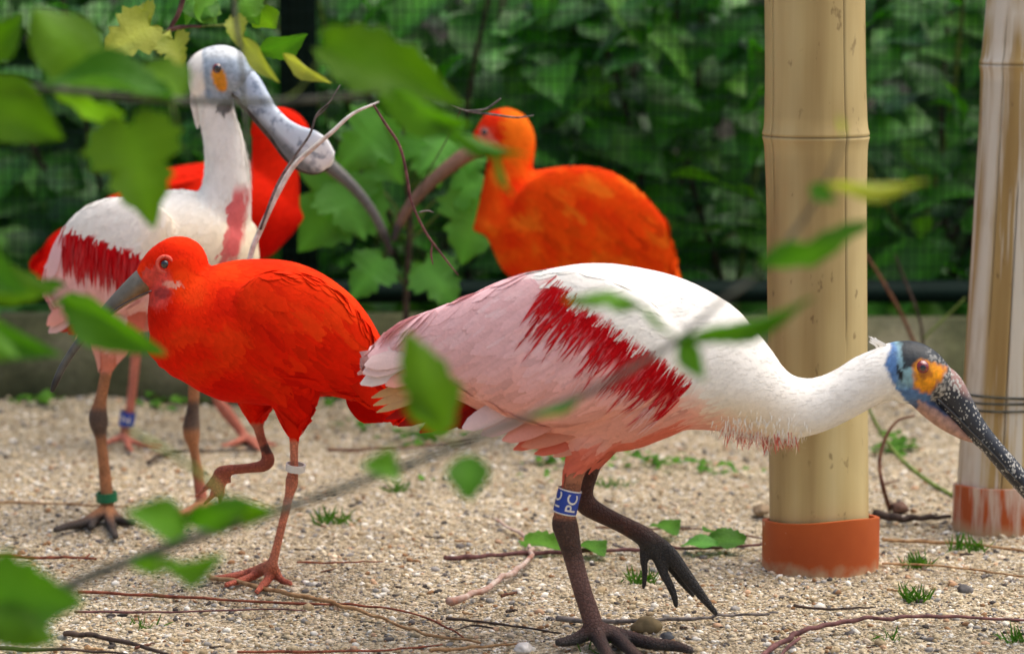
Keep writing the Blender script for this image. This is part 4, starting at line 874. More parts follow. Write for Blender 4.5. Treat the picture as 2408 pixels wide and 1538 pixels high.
    V, Fc = loft([(*(P(a - 8, b_ + 13, Y + d + .004)[:]), hw * .7, r * k * .8) for a, b_, r, hw, d in st], 16, 6, hint=(.45, -.25, .85)); part('lower_mandible', V, Fc, M_TWIG['dark'], root)
    h, nr = cast(me, 511, 162); eye('eye', root, h + Vector((0, .004, 0)), (.15, -1, 0), .0072, M_IRIS_RED, .7)
    band(root, P(251, 1168, Y - .03), Vector((-.05, -.05, 1)), .0142, .012, M_BAND_GREEN, 'leg_ring', 'ribbed green plastic leg ring', wall=.003)
build_upright_spoonbill()
# ------------------------------------------------------------------ leaves
OVATE = [(0, .0), (.04, .10), (.10, .22), (.14, .24), (.20, .34), (.24, .345), (.31, .43), (.35, .42), (.43, .47), (.47, .44), (.56, .44), (.60, .39), (.68, .36), (.72, .30), (.80, .24), (.84, .18), (.92, .09), (1, .0)]
MAPLE = [(0, .0), (-.10, .10), (-.12, .22), (-.02, .34), (.02, .46), (.12, .48), (.20, .62), (.27, .50), (.36, .56), (.40, .44), (.42, .30), (.52, .36), (.60, .40), (.63, .30), (.74, .27), (.80, .16), (.90, .09), (1, .0)]
LANCE = [(0, .0), (.06, .07), (.15, .15), (.28, .21), (.42, .235), (.58, .215), (.72, .16), (.86, .08), (1, .0)]
LOBED = [(0, .0), (-.04, .14), (.04, .26), (.12, .30), (.17, .42), (.26, .40), (.33, .50), (.40, .44), (.47, .36), (.53, .38), (.60, .40), (.66, .30), (.74, .26), (.81, .17), (.90, .10), (1, .0)]
def leaf_mesh(name, outline, m, fold=.25, droop=.2, wave=.05, seed=0, rib=1.35):
    r_ = random.Random(seed); V, Fc, C = [], [], []; n = len(outline); ph = r_.random() * 6
    for u, v in outline:
        mid = min(max(u, 0), 1)
        for t in (-1, -.55, 0, .55, 1):
            y = v * t; x = mid + (u - mid) * abs(t) + (0 if t == 0 else 0)
            x = mid * (1 - abs(t)) + u * abs(t)
            z = fold * abs(y) - droop * x * x + wave * math.sin(9 * x + ph + 3 * t) * abs(t) * (v > 0)
            V.append((x, y, z)); C.append((rib,) * 3 if t == 0 else ((1.0,) * 3 if abs(t) < 1 else (.92,) * 3))
    for i in range(n - 1):
        for j in range(4): Fc.append((i * 5 + j, (i + 1) * 5 + j, (i + 1) * 5 + j + 1, i * 5 + j + 1))
    return mesh(name, V, Fc, m, np.array(C))
def frame(b, t, roll, face):
    x = (t - b); L = x.length; x.normalize(); n = face - x * face.dot(x)
    if n.length < 1e-4: n = Vector((0, 0, 1)) - x * x.z
    n.normalize(); n = Matrix.Rotation(roll, 3, x) @ n; y = n.cross(x); return L, x, y, n
def place_leaf(me, parent, b, t, wr=1.0, roll=0.0, face=None, name='leaf'):
    b = Vector(b); t = Vector(t); f = face or (CAM - b).normalized()
    L, x, y, n = frame(b, t, roll, f)
    o = put(name, me, parent); M = Matrix(((x.x * L, y.x * L * wr, n.x * L, b.x), (x.y * L, y.y * L * wr, n.y * L, b.y), (x.z * L, y.z * L * wr, n.z * L, b.z), (0, 0, 0, 1)))
    root = parent.location if parent else Vector((0, 0, 0))
    M.translation = M.translation - root; o.matrix_local = M; return o
def stem(parent, pts, r, m, name='stem', n=8):
    V, Fc = tube(pts, r, n, 5); return part(name, V, Fc, m, parent)

# ------------------------------------------------------------------ overhanging branches close to the viewer
LM = {}
def lm(kind, m, v=0):
    key = (kind, m.name, v)
    if key not in LM: LM[key] = leaf_mesh('leaf', {'o': OVATE, 'm': MAPLE, 'l': LANCE, 'b': LOBED}[kind], m, *((.25, .18, .04), (-.2, .35, .06), (.45, .1, .05))[v % 3], seed=v)
    return LM[key]
def branch(name, label, cat, base, stems, leaves, group=None):
    root = empty(name, base, label, cat, group); f = 1.0 if name == 'leafy_shoot' else (.95 if 'horizontal' in label else .96); P = lambda a, b_, Y: globals()['P'](a, b_, Y * f)
    for pts, r, k in stems: stem(root, [P(*q) for q in pts], [q * f for q in r], M_TWIG[k])
    for a, b_, Ya, Yb_, kind, m, wr, roll, v in leaves: place_leaf(lm(kind, m, v), root, P(*a, Ya), P(*b_, Yb_), wr, R(roll))
    return root
D, K, YG = M_LEAF, M_LEAFDK, M_LEAFYG
branch('leafy_branch', 'thin horizontal branch with big dark green leaves crossing the upright spoonbill neck', 'branch', P(-160, 185, 2.2),
       [([(-420, 150, 2.25), (-160, 180, 2.22), (0, 196, 2.2), (180, 216, 2.18), (400, 236, 2.16), (620, 240, 2.15), (800, 228, 2.15), (960, 212, 2.14)], [.0034, .0032, .003, .0028, .0026, .0024, .002, .0012], 'stem'),
        ([(400, 236, 2.16), (408, 262, 2.15), (418, 300, 2.15)], [.0010, .0009, .0008], 'green'), ([(180, 216, 2.18), (120, 190, 2.2), (96, 210, 2.2)], [.001, .0009, .0008], 'green'), ([(640, 240, 2.15), (700, 215, 2.15), (770, 112, 2.15)], [.001, .0009, .0008], 'green')],
       [((306, 298), (356, 528), 2.15, 2.12, 'm', K, .82, 6, 0), ((75, 22), (262, 190), 2.2, 2.18, 'o', K, .72, -20, 1), ((-60, 200), (136, 326), 2.2, 2.18, 'o', K, .72, 10, 0), ((410, 232), (98, 172), 2.16, 2.14, 'o', D, .42, 55, 2),
        ((420, 235), (300, 130), 2.16, 2.2, 'b', K, .8, 30, 0), ((762, 108), (1085, 228), 2.15, 2.12, 'b', K, .5, -15, 0), ((890, 222), (1085, 315), 2.14, 2.1, 'o', D, .5, 40, 0), ((1010, 280), (1238, 386), 2.12, 2.1, 'l', D, .36, 50, 2), ((1160, 345), (1190, 470), 2.1, 2.08, 'l', D, .5, 60, 0),
        ((220, 240), (180, 330), 2.25, 2.3, 'b', K, 1.0, 0, 1), ((-80, 130), (60, 40), 2.3, 2.3, 'o', K, .7, 30, 2)])
branch('leafy_shoot', 'brown twig with small yellow green unfolding leaves above the upright spoonbill head', 'branch', P(430, -60, 2.85),
       [([(470, -200, 2.85), (430, 0, 2.85), (405, 60, 2.85), (396, 74, 2.85)], [.0032, .0026, .0022, .002], 'purple'), ([(396, 72, 2.85), (430, 64, 2.82), (475, 62, 2.81)], [.002, .0018, .0012], 'purple'), ([(396, 72, 2.85), (370, 80, 2.85), (340, 92, 2.85)], [.0012, .001, .0008], 'green'), ([(475, 62, 2.81), (540, 50, 2.78), (562, -40, 2.78)], [.0011, .001, .001], 'green'),
        ([(545, -60, 2.3), (556, 60, 2.3), (566, 130, 2.3), (578, 300, 2.28), (590, 430, 2.28)], [.0020, .0018, .0015, .0012, .0008], 'stem')],
       [((352, 62), (236, 132), 2.83, 2.80, 'm', YG, .80, 20, 0), ((350, 44), (302, 16), 2.83, 2.85, 'm', YG, .9, -20, 1), ((330, 110), (232, 138), 2.82, 2.80, 'l', YG, .6, 40, 0), ((410, 96), (428, 168), 2.81, 2.78, 'm', YG, .75, 15, 2), ((400, 70), (385, 110), 2.83, 2.80, 'l', YG, .7, 0, 1), ((460, 40), (520, -20), 2.80, 2.83, 'b', D, .9, 20, 0), ((500, 40), (440, -30), 2.80, 2.83, 'o', D, .8, 30, 1),
        ((556, 40), (560, 110), 2.78, 2.76, 'b', YG, .7, 10, 2), ((570, 90), (634, 188), 2.73, 2.68, 'l', YG, .62, 30, 0), ((590, 40), (560, -30), 2.78, 2.80, 'b', D, 1, -10, 1), ((562, -10), (610, 60), 2.88, 2.88, 'o', D, .8, 0, 0), ((665, 126), (768, 200), 2.78, 2.74, 'l', YG, .55, 35, 2), ((600, 20), (660, 90), 2.90, 2.93, 'o', K, .7, 10, 1), ((610, 120), (720, 96), 2.90, 2.88, 'o', D, .7, 40, 0), ((480, 10), (430, 60), 2.88, 2.88, 'o', D, .8, 50, 2)])
branch('leafy_branch', 'small cluster of pale green leaves in front of the scarlet ibis bill', 'branch', P(-120, 720, 2.2),
       [([(-260, 700, 2.2), (-60, 690, 2.2), (60, 680, 2.2), (140, 695, 2.2)], [.003, .0025, .002, .0012], 'stem'), ([(-60, 690, 2.2), (-20, 740, 2.2), (10, 760, 2.2)], [.0012, .001, .001], 'green')],
       [((150, 704), (374, 834), 2.2, 2.14, 'o', D, .36, 14, 2), ((60, 676), (150, 690), 2.2, 2.2, 'o', D, .6, 40, 1), ((-120, 570), (36, 680), 2.1, 2.05, 'b', D, .66, 10, 0), ((-110, 650), (66, 700), 2.15, 2.1, 'b', K, .5, 20, 1), ((-80, 765), (112, 836), 2.05, 2.0, 'o', D, .34, 15, 0), ((-130, 770), (20, 830), 2.0, 1.98, 'o', D, .5, 0, 1), ((215, 716), (118, 712), 2.22, 2.2, 'o', D, .35, 40, 2)])
branch('leafy_branch', 'long grey branch with sparse leaves rising diagonally in front of the striding spoonbill', 'branch', G(-260, 1640),
       [([(-200, 1520, 1.95), (60, 1420, 1.95), (250, 1340, 1.93), (440, 1270, 1.92), (700, 1185, 1.9), (940, 1100, 1.9), (1080, 1045, 1.9), (1240, 980, 1.9), (1400, 915, 1.9), (1520, 845, 1.9), (1600, 795, 1.9), (1700, 705, 1.9), (1800, 630, 1.9), (1900, 500, 1.9), (1960, 390, 1.9), (1985, 318, 1.9)],
         [.0046, .0044, .0042, .0038, .0034, .0030, .0028, .0027, .0025, .0023, .0021, .0019, .0017, .0014, .0011, .0008], 'stem'),
        ([(300, 1010, 1.9), (400, 1065, 1.9), (480, 1120, 1.9), (545, 1185, 1.9)], [.0014, .0018, .002, .0015], 'green'), ([(545, 1185, 1.9), (600, 1200, 1.9), (680, 1192, 1.9)], [.0012, .001, .001], 'green'), ([(370, 1300, 1.92), (375, 1360, 1.9), (370, 1420, 1.9)], [.0008, .0008, .0006], 'green'),
        ([(1080, 1045, 1.9), (1055, 1030, 1.88), (1045, 1010, 1.87)], [.001, .0009, .0008], 'green'), ([(1590, 800, 1.9), (1520, 730, 1.9), (1460, 690, 1.9)], [.001, .0009, .0008], 'green')],
       [((-60, 1390), (176, 1420), 1.78, 1.75, 'b', D, .85, 10, 0), ((-60, 1440), (110, 1500), 1.76, 1.74, 'o', K, .6, 0, 1), ((440, 1240), (318, 1200), 1.9, 1.86, 'o', D, .62, 20, 0), ((430, 1236), (556, 1226), 1.9, 1.86, 'o', D, .5, 40, 1), ((390, 1330), (520, 1318), 1.9, 1.86, 'o', D, .42, 40, 2), ((545, 1190), (626, 1208), 1.9, 1.87, 'o', K, .6, 30, 0), ((300, 1330), (400, 1350), 1.92, 1.9, 'o', D, .45, 45, 1),
        ((935, 1105), (862, 1092), 1.9, 1.86, 'o', D, .6, 20, 2), ((1100, 1068), (1102, 1172), 1.88, 1.86, 'o', D, 1.0, 0, 0), ((1050, 1015), (985, 812), 1.87, 1.84, 'b', K, .62, 12, 1), ((1030, 985), (940, 880), 1.87, 1.86, 'b', K, .5, 20, 0), ((1240, 980), (1380, 955), 1.9, 1.87, 'l', D, .3, 60, 0),
        ((1500, 712), (1352, 672), 1.9, 1.88, 'b', D, .36, 40, 1), ((1500, 712), (1580, 800), 1.9, 1.88, 'l', D, .4, 40, 0), ((1596, 790), (1904, 744), 1.9, 1.84, 'o', D, .19, 40, 0), ((1600, 800), (1650, 888), 1.9, 1.88, 'o', D, .6, 10, 0), ((1795, 632), (2036, 592), 1.9, 1.85, 'b', D, .32, 42, 1), ((1930, 430), (2184, 446), 1.9, 1.86, 'l', YG, .36, 45, 2), ((1905, 440), (1960, 470), 1.9, 1.88, 'o', D, .6, 0, 0), ((1985, 318), (1975, 282), 1.9, 1.89, 'l', YG, .6, 0, 1)])

# ------------------------------------------------------------------ dry twigs caught in front of the upright spoonbill
tw = empty('dry_twig', P(602, 925, 3.47), 'bleached white dry forked twig leaning before the upright spoonbill', 'twig')
stem(tw, [P(602, 925, 3.47)] + [P(*q, 3.5) for q in ((578, 700), (590, 600), (615, 535), (650, 460), (690, 392), (735, 350), (782, 310), (830, 268), (892, 240))], [.0028, .003, .0034, .0036, .0034, .0032, .003, .0026, .002, .0012], M_TWIG['white'])
stem(tw, [P(*q, 3.49) for q in ((612, 540), (650, 440), (690, 372), (728, 318), (745, 270), (775, 240), (800, 200))], [.0018, .0018, .0017, .0015, .0013, .001, .0007], M_TWIG['grey'], 'side_shoot')
stem(tw, [P(*q, 3.49) for q in ((742, 278), (760, 262), (772, 250))], [.0009, .0009, .0006], M_TWIG['grey'], 'side_shoot')
stem(tw, [P(*q, 3.5) for q in ((878, 246), (905, 290), (940, 345), (958, 420), (968, 475), (1000, 545), (1040, 600), (1078, 648))], [.0015, .0018, .0018, .0018, .0017, .0015, .0013, .0007], M_TWIG['purple'], 'side_shoot')
stem(tw, [P(*q, 3.5) for q in ((985, 500), (1005, 496), (1020, 500))], [.0012, .001, .0006], M_TWIG['grey'], 'side_shoot'); stem(tw, [P(*q, 3.5) for q in ((1016, 575), (1014, 600), (1018, 622))], [.001, .0014, .0006], M_TWIG['purple'], 'side_shoot')
tw2 = empty('dry_twig', P(1250, 272, 3.6), 'thin grey crooked twig beside the orange ibis head', 'twig')
stem(tw2, [P(*q, 3.6) for q in ((1255, 272), (1215, 277), (1160, 270), (1100, 262), (1060, 246))], [.0007, .0012, .0014, .0012, .0006], M_TWIG['grey']); stem(tw2, [P(*q, 3.6) for q in ((1100, 262), (1140, 258), (1160, 246), (1178, 232))], [.0014, .0014, .0015, .0009], M_TWIG['grey'], 'side_shoot'); stem(tw2, [P(*q) for q in ((1085, 256, 3.6), (1050, 330, 3.9), (1000, 420, 4.25), (962, 520, 4.58))], [.0008, .0009, .001, .0012], M_TWIG['dark'], 'side_shoot')

# ------------------------------------------------------------------ sycamore sapling in front of the fence
sap = empty('sycamore_sapling', G(960, 985), 'sycamore sapling with broad pale green lobed leaves before the fence', 'sapling')
Ys = 4.58
stem(sap, [(sap.location.x, Ys, 0), P(955, 700, Ys), P(965, 520, Ys), P(950, 380, Ys), P(955, 250, Ys)], [.006, .005, .004, .003, .002], M_TWIG['dark'])
for a, b_, wr, roll, v in (((850, 312), (945, 432), 1.0, 8, 0), ((905, 290), (800, 400), .95, -10, 1), ((1000, 310), (1030, 440), 1.0, 5, 0), ((1060, 330), (985, 400), .9, 20, 2), ((845, 420), (700, 590), .95, 5, 0), ((800, 430), (860, 560), 1.0, -10, 1), ((1130, 465), (1085, 622), 1.0, 0, 0), ((1125, 340), (1090, 420), 1.0, 15, 1), ((1070, 450), (1150, 420), 1, -30, 2), ((900, 610), (820, 700), .9, 20, 1), ((1000, 620), (1080, 720), .9, -20, 2)):
    off = random.uniform(-.05, .03)
    place_leaf(leaf_mesh('leaf', MAPLE, M_SYC, .18 - .1 * v, .15, .04, v), sap, P(*a, Ys + off), P(*b_, Ys + off - .03), wr, R(roll))
    stem(sap, [P(*a, Ys + off), (P(*a, Ys + off) + P(958, a[1] + 90, Ys)) / 2 + Vector((0, 0, .01)), P(958, min(a[1] + 110, 680), Ys)], [.0012, .0013, .0015], M_TWIG['green'], 'petiole')

# ------------------------------------------------------------------ shrubs beyond the fence
SH = [leaf_mesh('leaf', OVATE, M_SHRUB, f, d, .03, i, 1.5) for i, (f, d) in enumerate(((.15, .25), (.3, .4), (-.1, .2)))]
M_SHRUBY = m_leaf('young_shrub_leaf', (0.075, 0.24, 0.018), (0.14, 0.34, 0.04), .4, .45, .3); SHY = leaf_mesh('leaf', OVATE, M_SHRUBY, .2, .3, .03, 4, 1.4)
SHM = leaf_mesh('leaf', MAPLE, M_SHRUB, .15, .2, .04, 9, 1.4)
def shrub(x, y, h, n, label, seed, maple=.1, low=.12):
    r_ = random.Random(seed); root = empty('leafy_shrub', (x, y, 0), label, 'shrub', 'shrubs beyond the fence')
    tops = []
    for k in range(7):
        tx, ty = x + r_.uniform(-.38, .38), y + r_.uniform(-.2, .3); q = [(x + r_.uniform(-.15, .15), y + r_.uniform(-.05, .1), 0), ((x + tx) / 2, (y + ty) / 2, h * .5), (tx, ty, h * r_.uniform(.8, 1.1))]
        stem(root, q, [.006, .005, .003], M_TWIG['green'] if k % 2 else M_TWIG['dark']); tops.append(q)
    for i in range(n):
        q = r_.choice(tops); t = r_.random() ** .8; p = Vector(q[0]).lerp(Vector(q[1]), t * 2) if t < .5 else Vector(q[1]).lerp(Vector(q[2]), t * 2 - 1)
        p = p + Vector((r_.uniform(-.2, .2), r_.uniform(-.24, .10), r_.uniform(-.05, .12))); p.z = max(p.z, low); p.y = max(p.y, 4.93)
        a = r_.uniform(-math.pi, math.pi); d = Vector((math.cos(a) * .9, -abs(math.sin(a)) * .55 - .15, r_.uniform(-.6, .15))).normalized(); L = r_.uniform(.075, .16)
        if p.y + d.y * L < 4.90: d.y = abs(d.y) * .3
        place_leaf(SHM if r_.random() < maple else (SHY if r_.random() < .16 else SH[i % 3]), root, p, p + d * L, r_.uniform(.55, .85), r_.uniform(-.45, .45), Vector((r_.uniform(-.35, .35), r_.uniform(-.5, -.05), .95)).normalized())
for x, y, h, n, lb, sd in ((-1.25, 5.2, .88, 230, 'dense green shrub behind the fence at the tail of the red ibises', 1), (-.72, 5.35, .88, 230, 'dark leafy shrub behind the fence post and upright spoonbill', 2), (-.15, 5.2, .88, 230, 'green leafy shrub behind the fence and the sycamore sapling', 3),
                             (.32, 5.3, .88, 230, 'broad leaved shrub behind the fence and orange ibis', 4), (.75, 5.2, .88, 230, 'green stalked shrub behind the fence beside the clean bamboo post', 5), (1.2, 5.25, .88, 230, 'leafy shrub behind the fence between the two bamboo posts', 6)):
    shrub(x, y, h, n, lb, sd)
def hedge(label, n, xr, y0, dy, zmax, lmin, lmax, sgn, seed):
    T = [leaf_mesh('tmp', OVATE, None, .2, .25, .03, i) for i in range(2)]
    Vs, Fs, Cs = [], [], []; o = 0; r_ = random.Random(seed)
    tv = [verts(t) for t in T]; tf = np.array([p.vertices[:] for p in T[0].polygons])
    for i in range(n):
        z = r_.random() ** 1.15 * zmax; y = y0 + r_.random() * dy + .15 * math.sin(z * 2); x = r_.uniform(-xr, xr)
        a = r_.uniform(-math.pi, math.pi); d = Vector((math.cos(a), -sgn * abs(math.sin(a)) * .7, r_.uniform(-.8, .2))).normalized(); L = r_.uniform(lmin, lmax)
        Lx, ex, ey, en = frame(Vector((0, 0, 0)), d * L, r_.uniform(-.6, .6), Vector((r_.uniform(-.4, .4), -.6 * sgn, .8)))
        B = np.array((ex, ey * .75, en)) * L; Vs.append(tv[i % 2] @ B + np.array((x, y, z + .03))); Fs.append(tf + o); o += len(tv[0]); Cs.append(np.full((len(tv[0]), 3), r_.uniform(.6, 1.3)))
    for t in T: bpy.data.meshes.remove(t)
    tag(put('hedge', mesh('hedge', np.vstack(Vs), np.vstack(Fs), M_HEDGE, np.vstack(Cs))), label, 'hedge', None, 'stuff')
hedge('dense dark green hedge filling the background beyond the fence', 4200, 2.7, 5.7, .9, 1.15, .10, .18, 1, 5)
tag(put('earth_bank', mesh('earth_bank', [(-6, 6.7, -.05), (6, 6.7, -.05), (6, 7.6, .95), (-6, 7.6, .95), (6, 9, 1.0), (-6, 9, 1.0), (6, 9, -.1), (-6, 9, -.1)], [(0, 1, 2, 3), (3, 2, 4, 5), (5, 4, 6, 7)], m_bark('dark_earth', lin(30, 30, 22), lin(52, 50, 36), 8), None, False)), 'dark earth bank behind the hedge', None, None, 'structure')

# ------------------------------------------------------------------ ground litter
def gtwig(label, pts, r, k, lift=0.0, name='fallen_twig', side=()):
    q = [G(a, b_, r * .7 + gz(*G(a, b_)[:2]) + .004) for a, b_ in pts]; root = empty(name, q[0], label, 'twig', 'fallen twigs on the gravel')
    fine = []
    C = catmull([tuple(v) for v in q], 4)
    for i, c in enumerate(C): fine.append(Vector(c) + Vector((random.gauss(0, r * .35), random.gauss(0, r * .35), abs(random.gauss(0, r * .4)) + lift * math.sin(math.pi * i / (len(C) - 1)))))
    n = len(fine); stem(root, fine, [r * (1 - .55 * i / n) * random.uniform(.85, 1.15) for i in range(n)], M_TWIG[k], 'stem', 7)
    for s_ in side: stem(root, [G(a, b_, .003 + h) for a, b_, h in s_], [r * .6] * (len(s_) - 1) + [r * .25], M_TWIG[k], 'side_shoot', 6)
gtwig('short straight red brown twig left of the green ringed foot', [(-20, 1310), (80, 1313), (150, 1311), (225, 1314)], .0026, 'red', side=[[(200, 1312, 0), (212, 1302, .004)]])
gtwig('long thin reddish twig passing under the front ibis foot', [(180, 1392), (350, 1400), (520, 1411), (700, 1420), (860, 1425), (1000, 1452), (1090, 1500)], .0021, 'red')
gtwig('long tan twig starting at the front ibis toes', [(495, 1358), (600, 1380), (720, 1405), (830, 1432), (920, 1465), (1000, 1492), (1130, 1512)], .0030, 'tan')
gtwig('thin purple brown twig parallel to the reddish twig', [(175, 1438), (320, 1440), (480, 1437), (600, 1434), (720, 1437)], .0016, 'purple')
gtwig('black curved stem in the lower gravel below the broad leaf', [(150, 1490), (220, 1496), (300, 1512), (380, 1536), (450, 1570)], .0032, 'dark')
gtwig('dark thin twig lying along the gravel below the black stem', [(-20, 1526), (90, 1530), (220, 1532), (360, 1545)], .0024, 'dark')
gtwig('thin reddish twig lying below the long tan twig', [(560, 1532), (700, 1533), (870, 1530), (960, 1525), (1040, 1516)], .0018, 'red')
gtwig('curved peeling pinkish stick beside the striding spoonbill leg', [(1052, 1422), (1110, 1402), (1170, 1374), (1215, 1348), (1245, 1315), (1247, 1290), (1225, 1262), (1160, 1220)], .0044, 'peel', .004)
gtwig('long brown stick running behind the striding spoonbill feet', [(1050, 1314), (1150, 1308), (1260, 1301), (1400, 1296), (1540, 1293), (1660, 1290), (1770, 1284), (1800, 1276)], .0032, 'purple')
gtwig('thin dark twig ending at the planted spoonbill foot', [(1050, 1455), (1130, 1462), (1230, 1475), (1320, 1490)], .0018, 'dark', side=[[(1160, 1476, 0), (1110, 1470, .002), (1060, 1486, 0)]])
gtwig('grey stick touching the raised spoonbill toes', [(1310, 1456), (1420, 1462), (1540, 1460), (1640, 1456), (1700, 1448), (1812, 1446)], .0030, 'grey')
gtwig('long arching purple brown cane in front of the orange collar', [(1790, 1545), (1850, 1512), (1920, 1488), (2010, 1473), (2120, 1464), (2250, 1457), (2420, 1460)], .0034, 'purple', .006, side=[[(1880, 1500, .003), (1852, 1522, .001), (1830, 1550, 0)]])
gtwig('thin tan twig lying in front of the stained collar', [(2075, 1270), (2170, 1275), (2290, 1282), (2420, 1299)], .0028, 'tan')
gtwig('thick dark stick lying between the two collars', [(2056, 1215), (2110, 1222), (2170, 1219), (2236, 1214)], .0062, 'dark')
gtwig('dark bent twig behind the upright spoonbill legs', [(350, 1088), (385, 1068), (440, 1062), (540, 1062), (640, 1056)], .0032, 'dark')
gtwig('long faint twig beside the green ringed foot', [(-20, 1183), (90, 1184), (190, 1188), (300, 1194)], .0020, 'tan')
gtwig('brown twig lying below the scarlet tail', [(770, 1060), (880, 1058), (1000, 1050), (1110, 1038)], .0028, 'bramble')
gtwig('faint tan twig lying beyond the grass tuft by the orange collar', [(2075, 1325), (2180, 1330), (2300, 1342), (2420, 1358)], .0018, 'tan')
gtwig('short dark twig below the orange collar', [(1870, 1424), (1930, 1432), (2000, 1430), (2060, 1428)], .0018, 'dark')
gtwig('thin brown twig behind the raised spoonbill foot', [(1400, 1240), (1520, 1244), (1680, 1248), (1800, 1268)], .0016, 'bramble')
gtwig('thin reddish twig right of the front ibis foot', [(700, 1322), (760, 1324), (840, 1322), (900, 1320)], .0014, 'red')
gtwig('short orange twig at the bottom under the tan twig', [(1010, 1532), (1090, 1524), (1180, 1518), (1240, 1512)], .0022, 'tan')
ANCH = [(250, 1210, 'the green ringed foot'), (100, 1310, 'the short red brown twig'), (640, 1360, 'the front ibis foot'), (780, 1220, 'the grass tuft by the front ibis'), (1000, 1250, 'the curved peeling stick'), (1150, 1400, 'the tip of the peeling stick'), (1400, 1500, 'the planted spoonbill foot'), (1600, 1400, 'the raised spoonbill foot'), (1330, 1100, 'the weeds under the pink tail'), (1650, 1110, 'the chickweed'), (1930, 1360, 'the orange collar'), (2150, 1410, 'the lower grass tuft'), (2300, 1280, 'the stained collar'), (2100, 1465, 'the arching cane'), (400, 1440, 'the purple brown twig'), (900, 1470, 'the long tan twig'), (2150, 1200, 'the thick dark stick'), (500, 1080, 'the dark bent twig'), (900, 1060, 'the brown twig under the scarlet tail')]
USED = set()
while len(USED) < 34:                                      # bits of bark and stalk
    px, py = random.uniform(60, 2380), random.uniform(1080, 1536); a = random.uniform(-.5, .5); L = random.uniform(14, 46)
    kk = random.choice(['dark', 'bramble', 'tan', 'grey']); near_ = min(ANCH, key=lambda q: (q[0] - px) ** 2 + 4 * (q[1] - py) ** 2)[2]
    lb = 'tiny %s broken stalk on the gravel near %s' % ({'dark': 'blackish', 'bramble': 'reddish', 'tan': 'tan', 'grey': 'grey'}[kk], near_)
    if lb in USED: continue
    USED.add(lb); gtwig(lb, [(px, py), (px + L * .5, py + a * L * .3), (px + L, py + a * L * .5)], random.uniform(.0010, .0024), kk, name='stalk_fragment')

def tuft(px, py, n, h, label, spread=.012, m=None):
    c = G(px, py); root = empty('grass_tuft', Vector((c.x, c.y, gz(c.x, c.y))), label, 'grass tuft', 'grass tufts on the gravel')
    me = LM.setdefault('blade', mesh('blade', [(0, -.045, 0), (0, .045, 0), (.35, -.05, .04), (.35, .05, .04), (.7, -.035, .02), (.7, .035, .02), (1, 0, -.06)], [(0, 2, 3, 1), (2, 4, 5, 3), (4, 6, 5)], M_GRASS, np.ones((7, 3))))
    for i in range(n):
        b_ = root.location + Vector((random.gauss(0, spread), random.gauss(0, spread * .8), 0)); a = random.uniform(0, 6.283); e = random.uniform(.35, 1.35)
        L = h * random.uniform(.5, 1.15); place_leaf(me, root, b_, b_ + Vector((math.cos(a) * math.cos(e), math.sin(a) * math.cos(e), math.sin(e))) * L, random.uniform(.7, 1.4), random.uniform(-.6, .6), Vector((-math.sin(a), math.cos(a), .4)).normalized(), 'blade')
tuft(2152, 1326, 60, .024, 'grass tuft right of the orange collar', .010); tuft(2150, 1412, 60, .022, 'small grass tuft below the orange collar right edge', .009); tuft(1506, 1366, 60, .022, 'grass tuft under the raised spoonbill foot', .010)
tuft(2275, 1284, 50, .024, 'grass tuft beside the stained collar', .011); tuft(784, 1226, 60, .026, 'grass tuft right of the front ibis leg', .012); tuft(936, 1146, 36, .022, 'small dark tuft left of the striding spoonbill leg', .008)
tuft(2400, 1502, 40, .024, 'grass tuft below the arching cane', .009); tuft(2085, 1500, 16, .018, 'few sparse blades under the arching cane', .010); tuft(1440, 1140, 40, .020, 'sparse grass behind the striding spoonbill legs', .022); tuft(330, 1466, 16, .016, 'few thin blades by the purple brown twig', .012); tuft(1402, 1524, 7, .022, 'few bright blades at the planted spoonbill foot', .010)
def weed(px, py, n, sz, label, sx=.03, sy=.015):
    c = G(px, py); root = empty('weed', Vector((c.x, c.y, gz(c.x, c.y))), label, 'weed', 'small weeds on the gravel')
    me = [LM.setdefault(('w', v), leaf_mesh('leaf', OVATE if v else LANCE, M_LEAF, .2, .3, .04, v)) for v in (0, 1)]
    for i in range(n):
        b_ = root.location + Vector((random.gauss(0, sx), random.gauss(0, sy), random.uniform(.002, .02))); a = random.uniform(0, 6.283); d = Vector((math.cos(a), math.sin(a) * .7, random.uniform(-.1, .5)))
        place_leaf(me[i % 2], root, b_, b_ + d.normalized() * sz * random.uniform(.35, .85), random.uniform(.7, 1.1), random.uniform(-.6, .6), Vector((0, -.35, 1)))
weed(1310, 1088, 26, .028, 'low weed patch under the striding spoonbill tail', .03); weed(1530, 1092, 34, .026, 'chickweed patch under the striding spoonbill breast', .035); weed(1660, 1106, 26, .022, 'chickweed patch beside the clean bamboo post', .035, .010); weed(1780, 1118, 14, .020, 'thin weeds left of the clean bamboo post', .03, .008)
weed(975, 1034, 26, .032, 'weeds below the red tail feathers', .03); weed(655, 985, 16, .026, 'weeds behind the scarlet ibis legs', .02); weed(1250, 1130, 10, .016, 'sparse seedlings left of the blue leg band', .05, .03); weed(2110, 1055, 26, .040, 'green seedling between the two bamboo posts', .022, .03); weed(830, 1010, 14, .022, 'weeds beyond the scarlet ibis tail', .04)
for i, (px, lb) in enumerate(((60, 'weeds at the kerb left of the upright spoonbill'), (380, 'weeds at the kerb between the upright spoonbill legs'), (740, 'weeds at the kerb beyond the front ibis tail'), (1130, 'weeds at the kerb behind the pink tail feathers'), (1640, 'weeds at the kerb behind the spoonbill breast'), (1860, 'weeds at the kerb behind the clean bamboo post'))): weed(px, 972, 22, .030, lb, .05, .02)
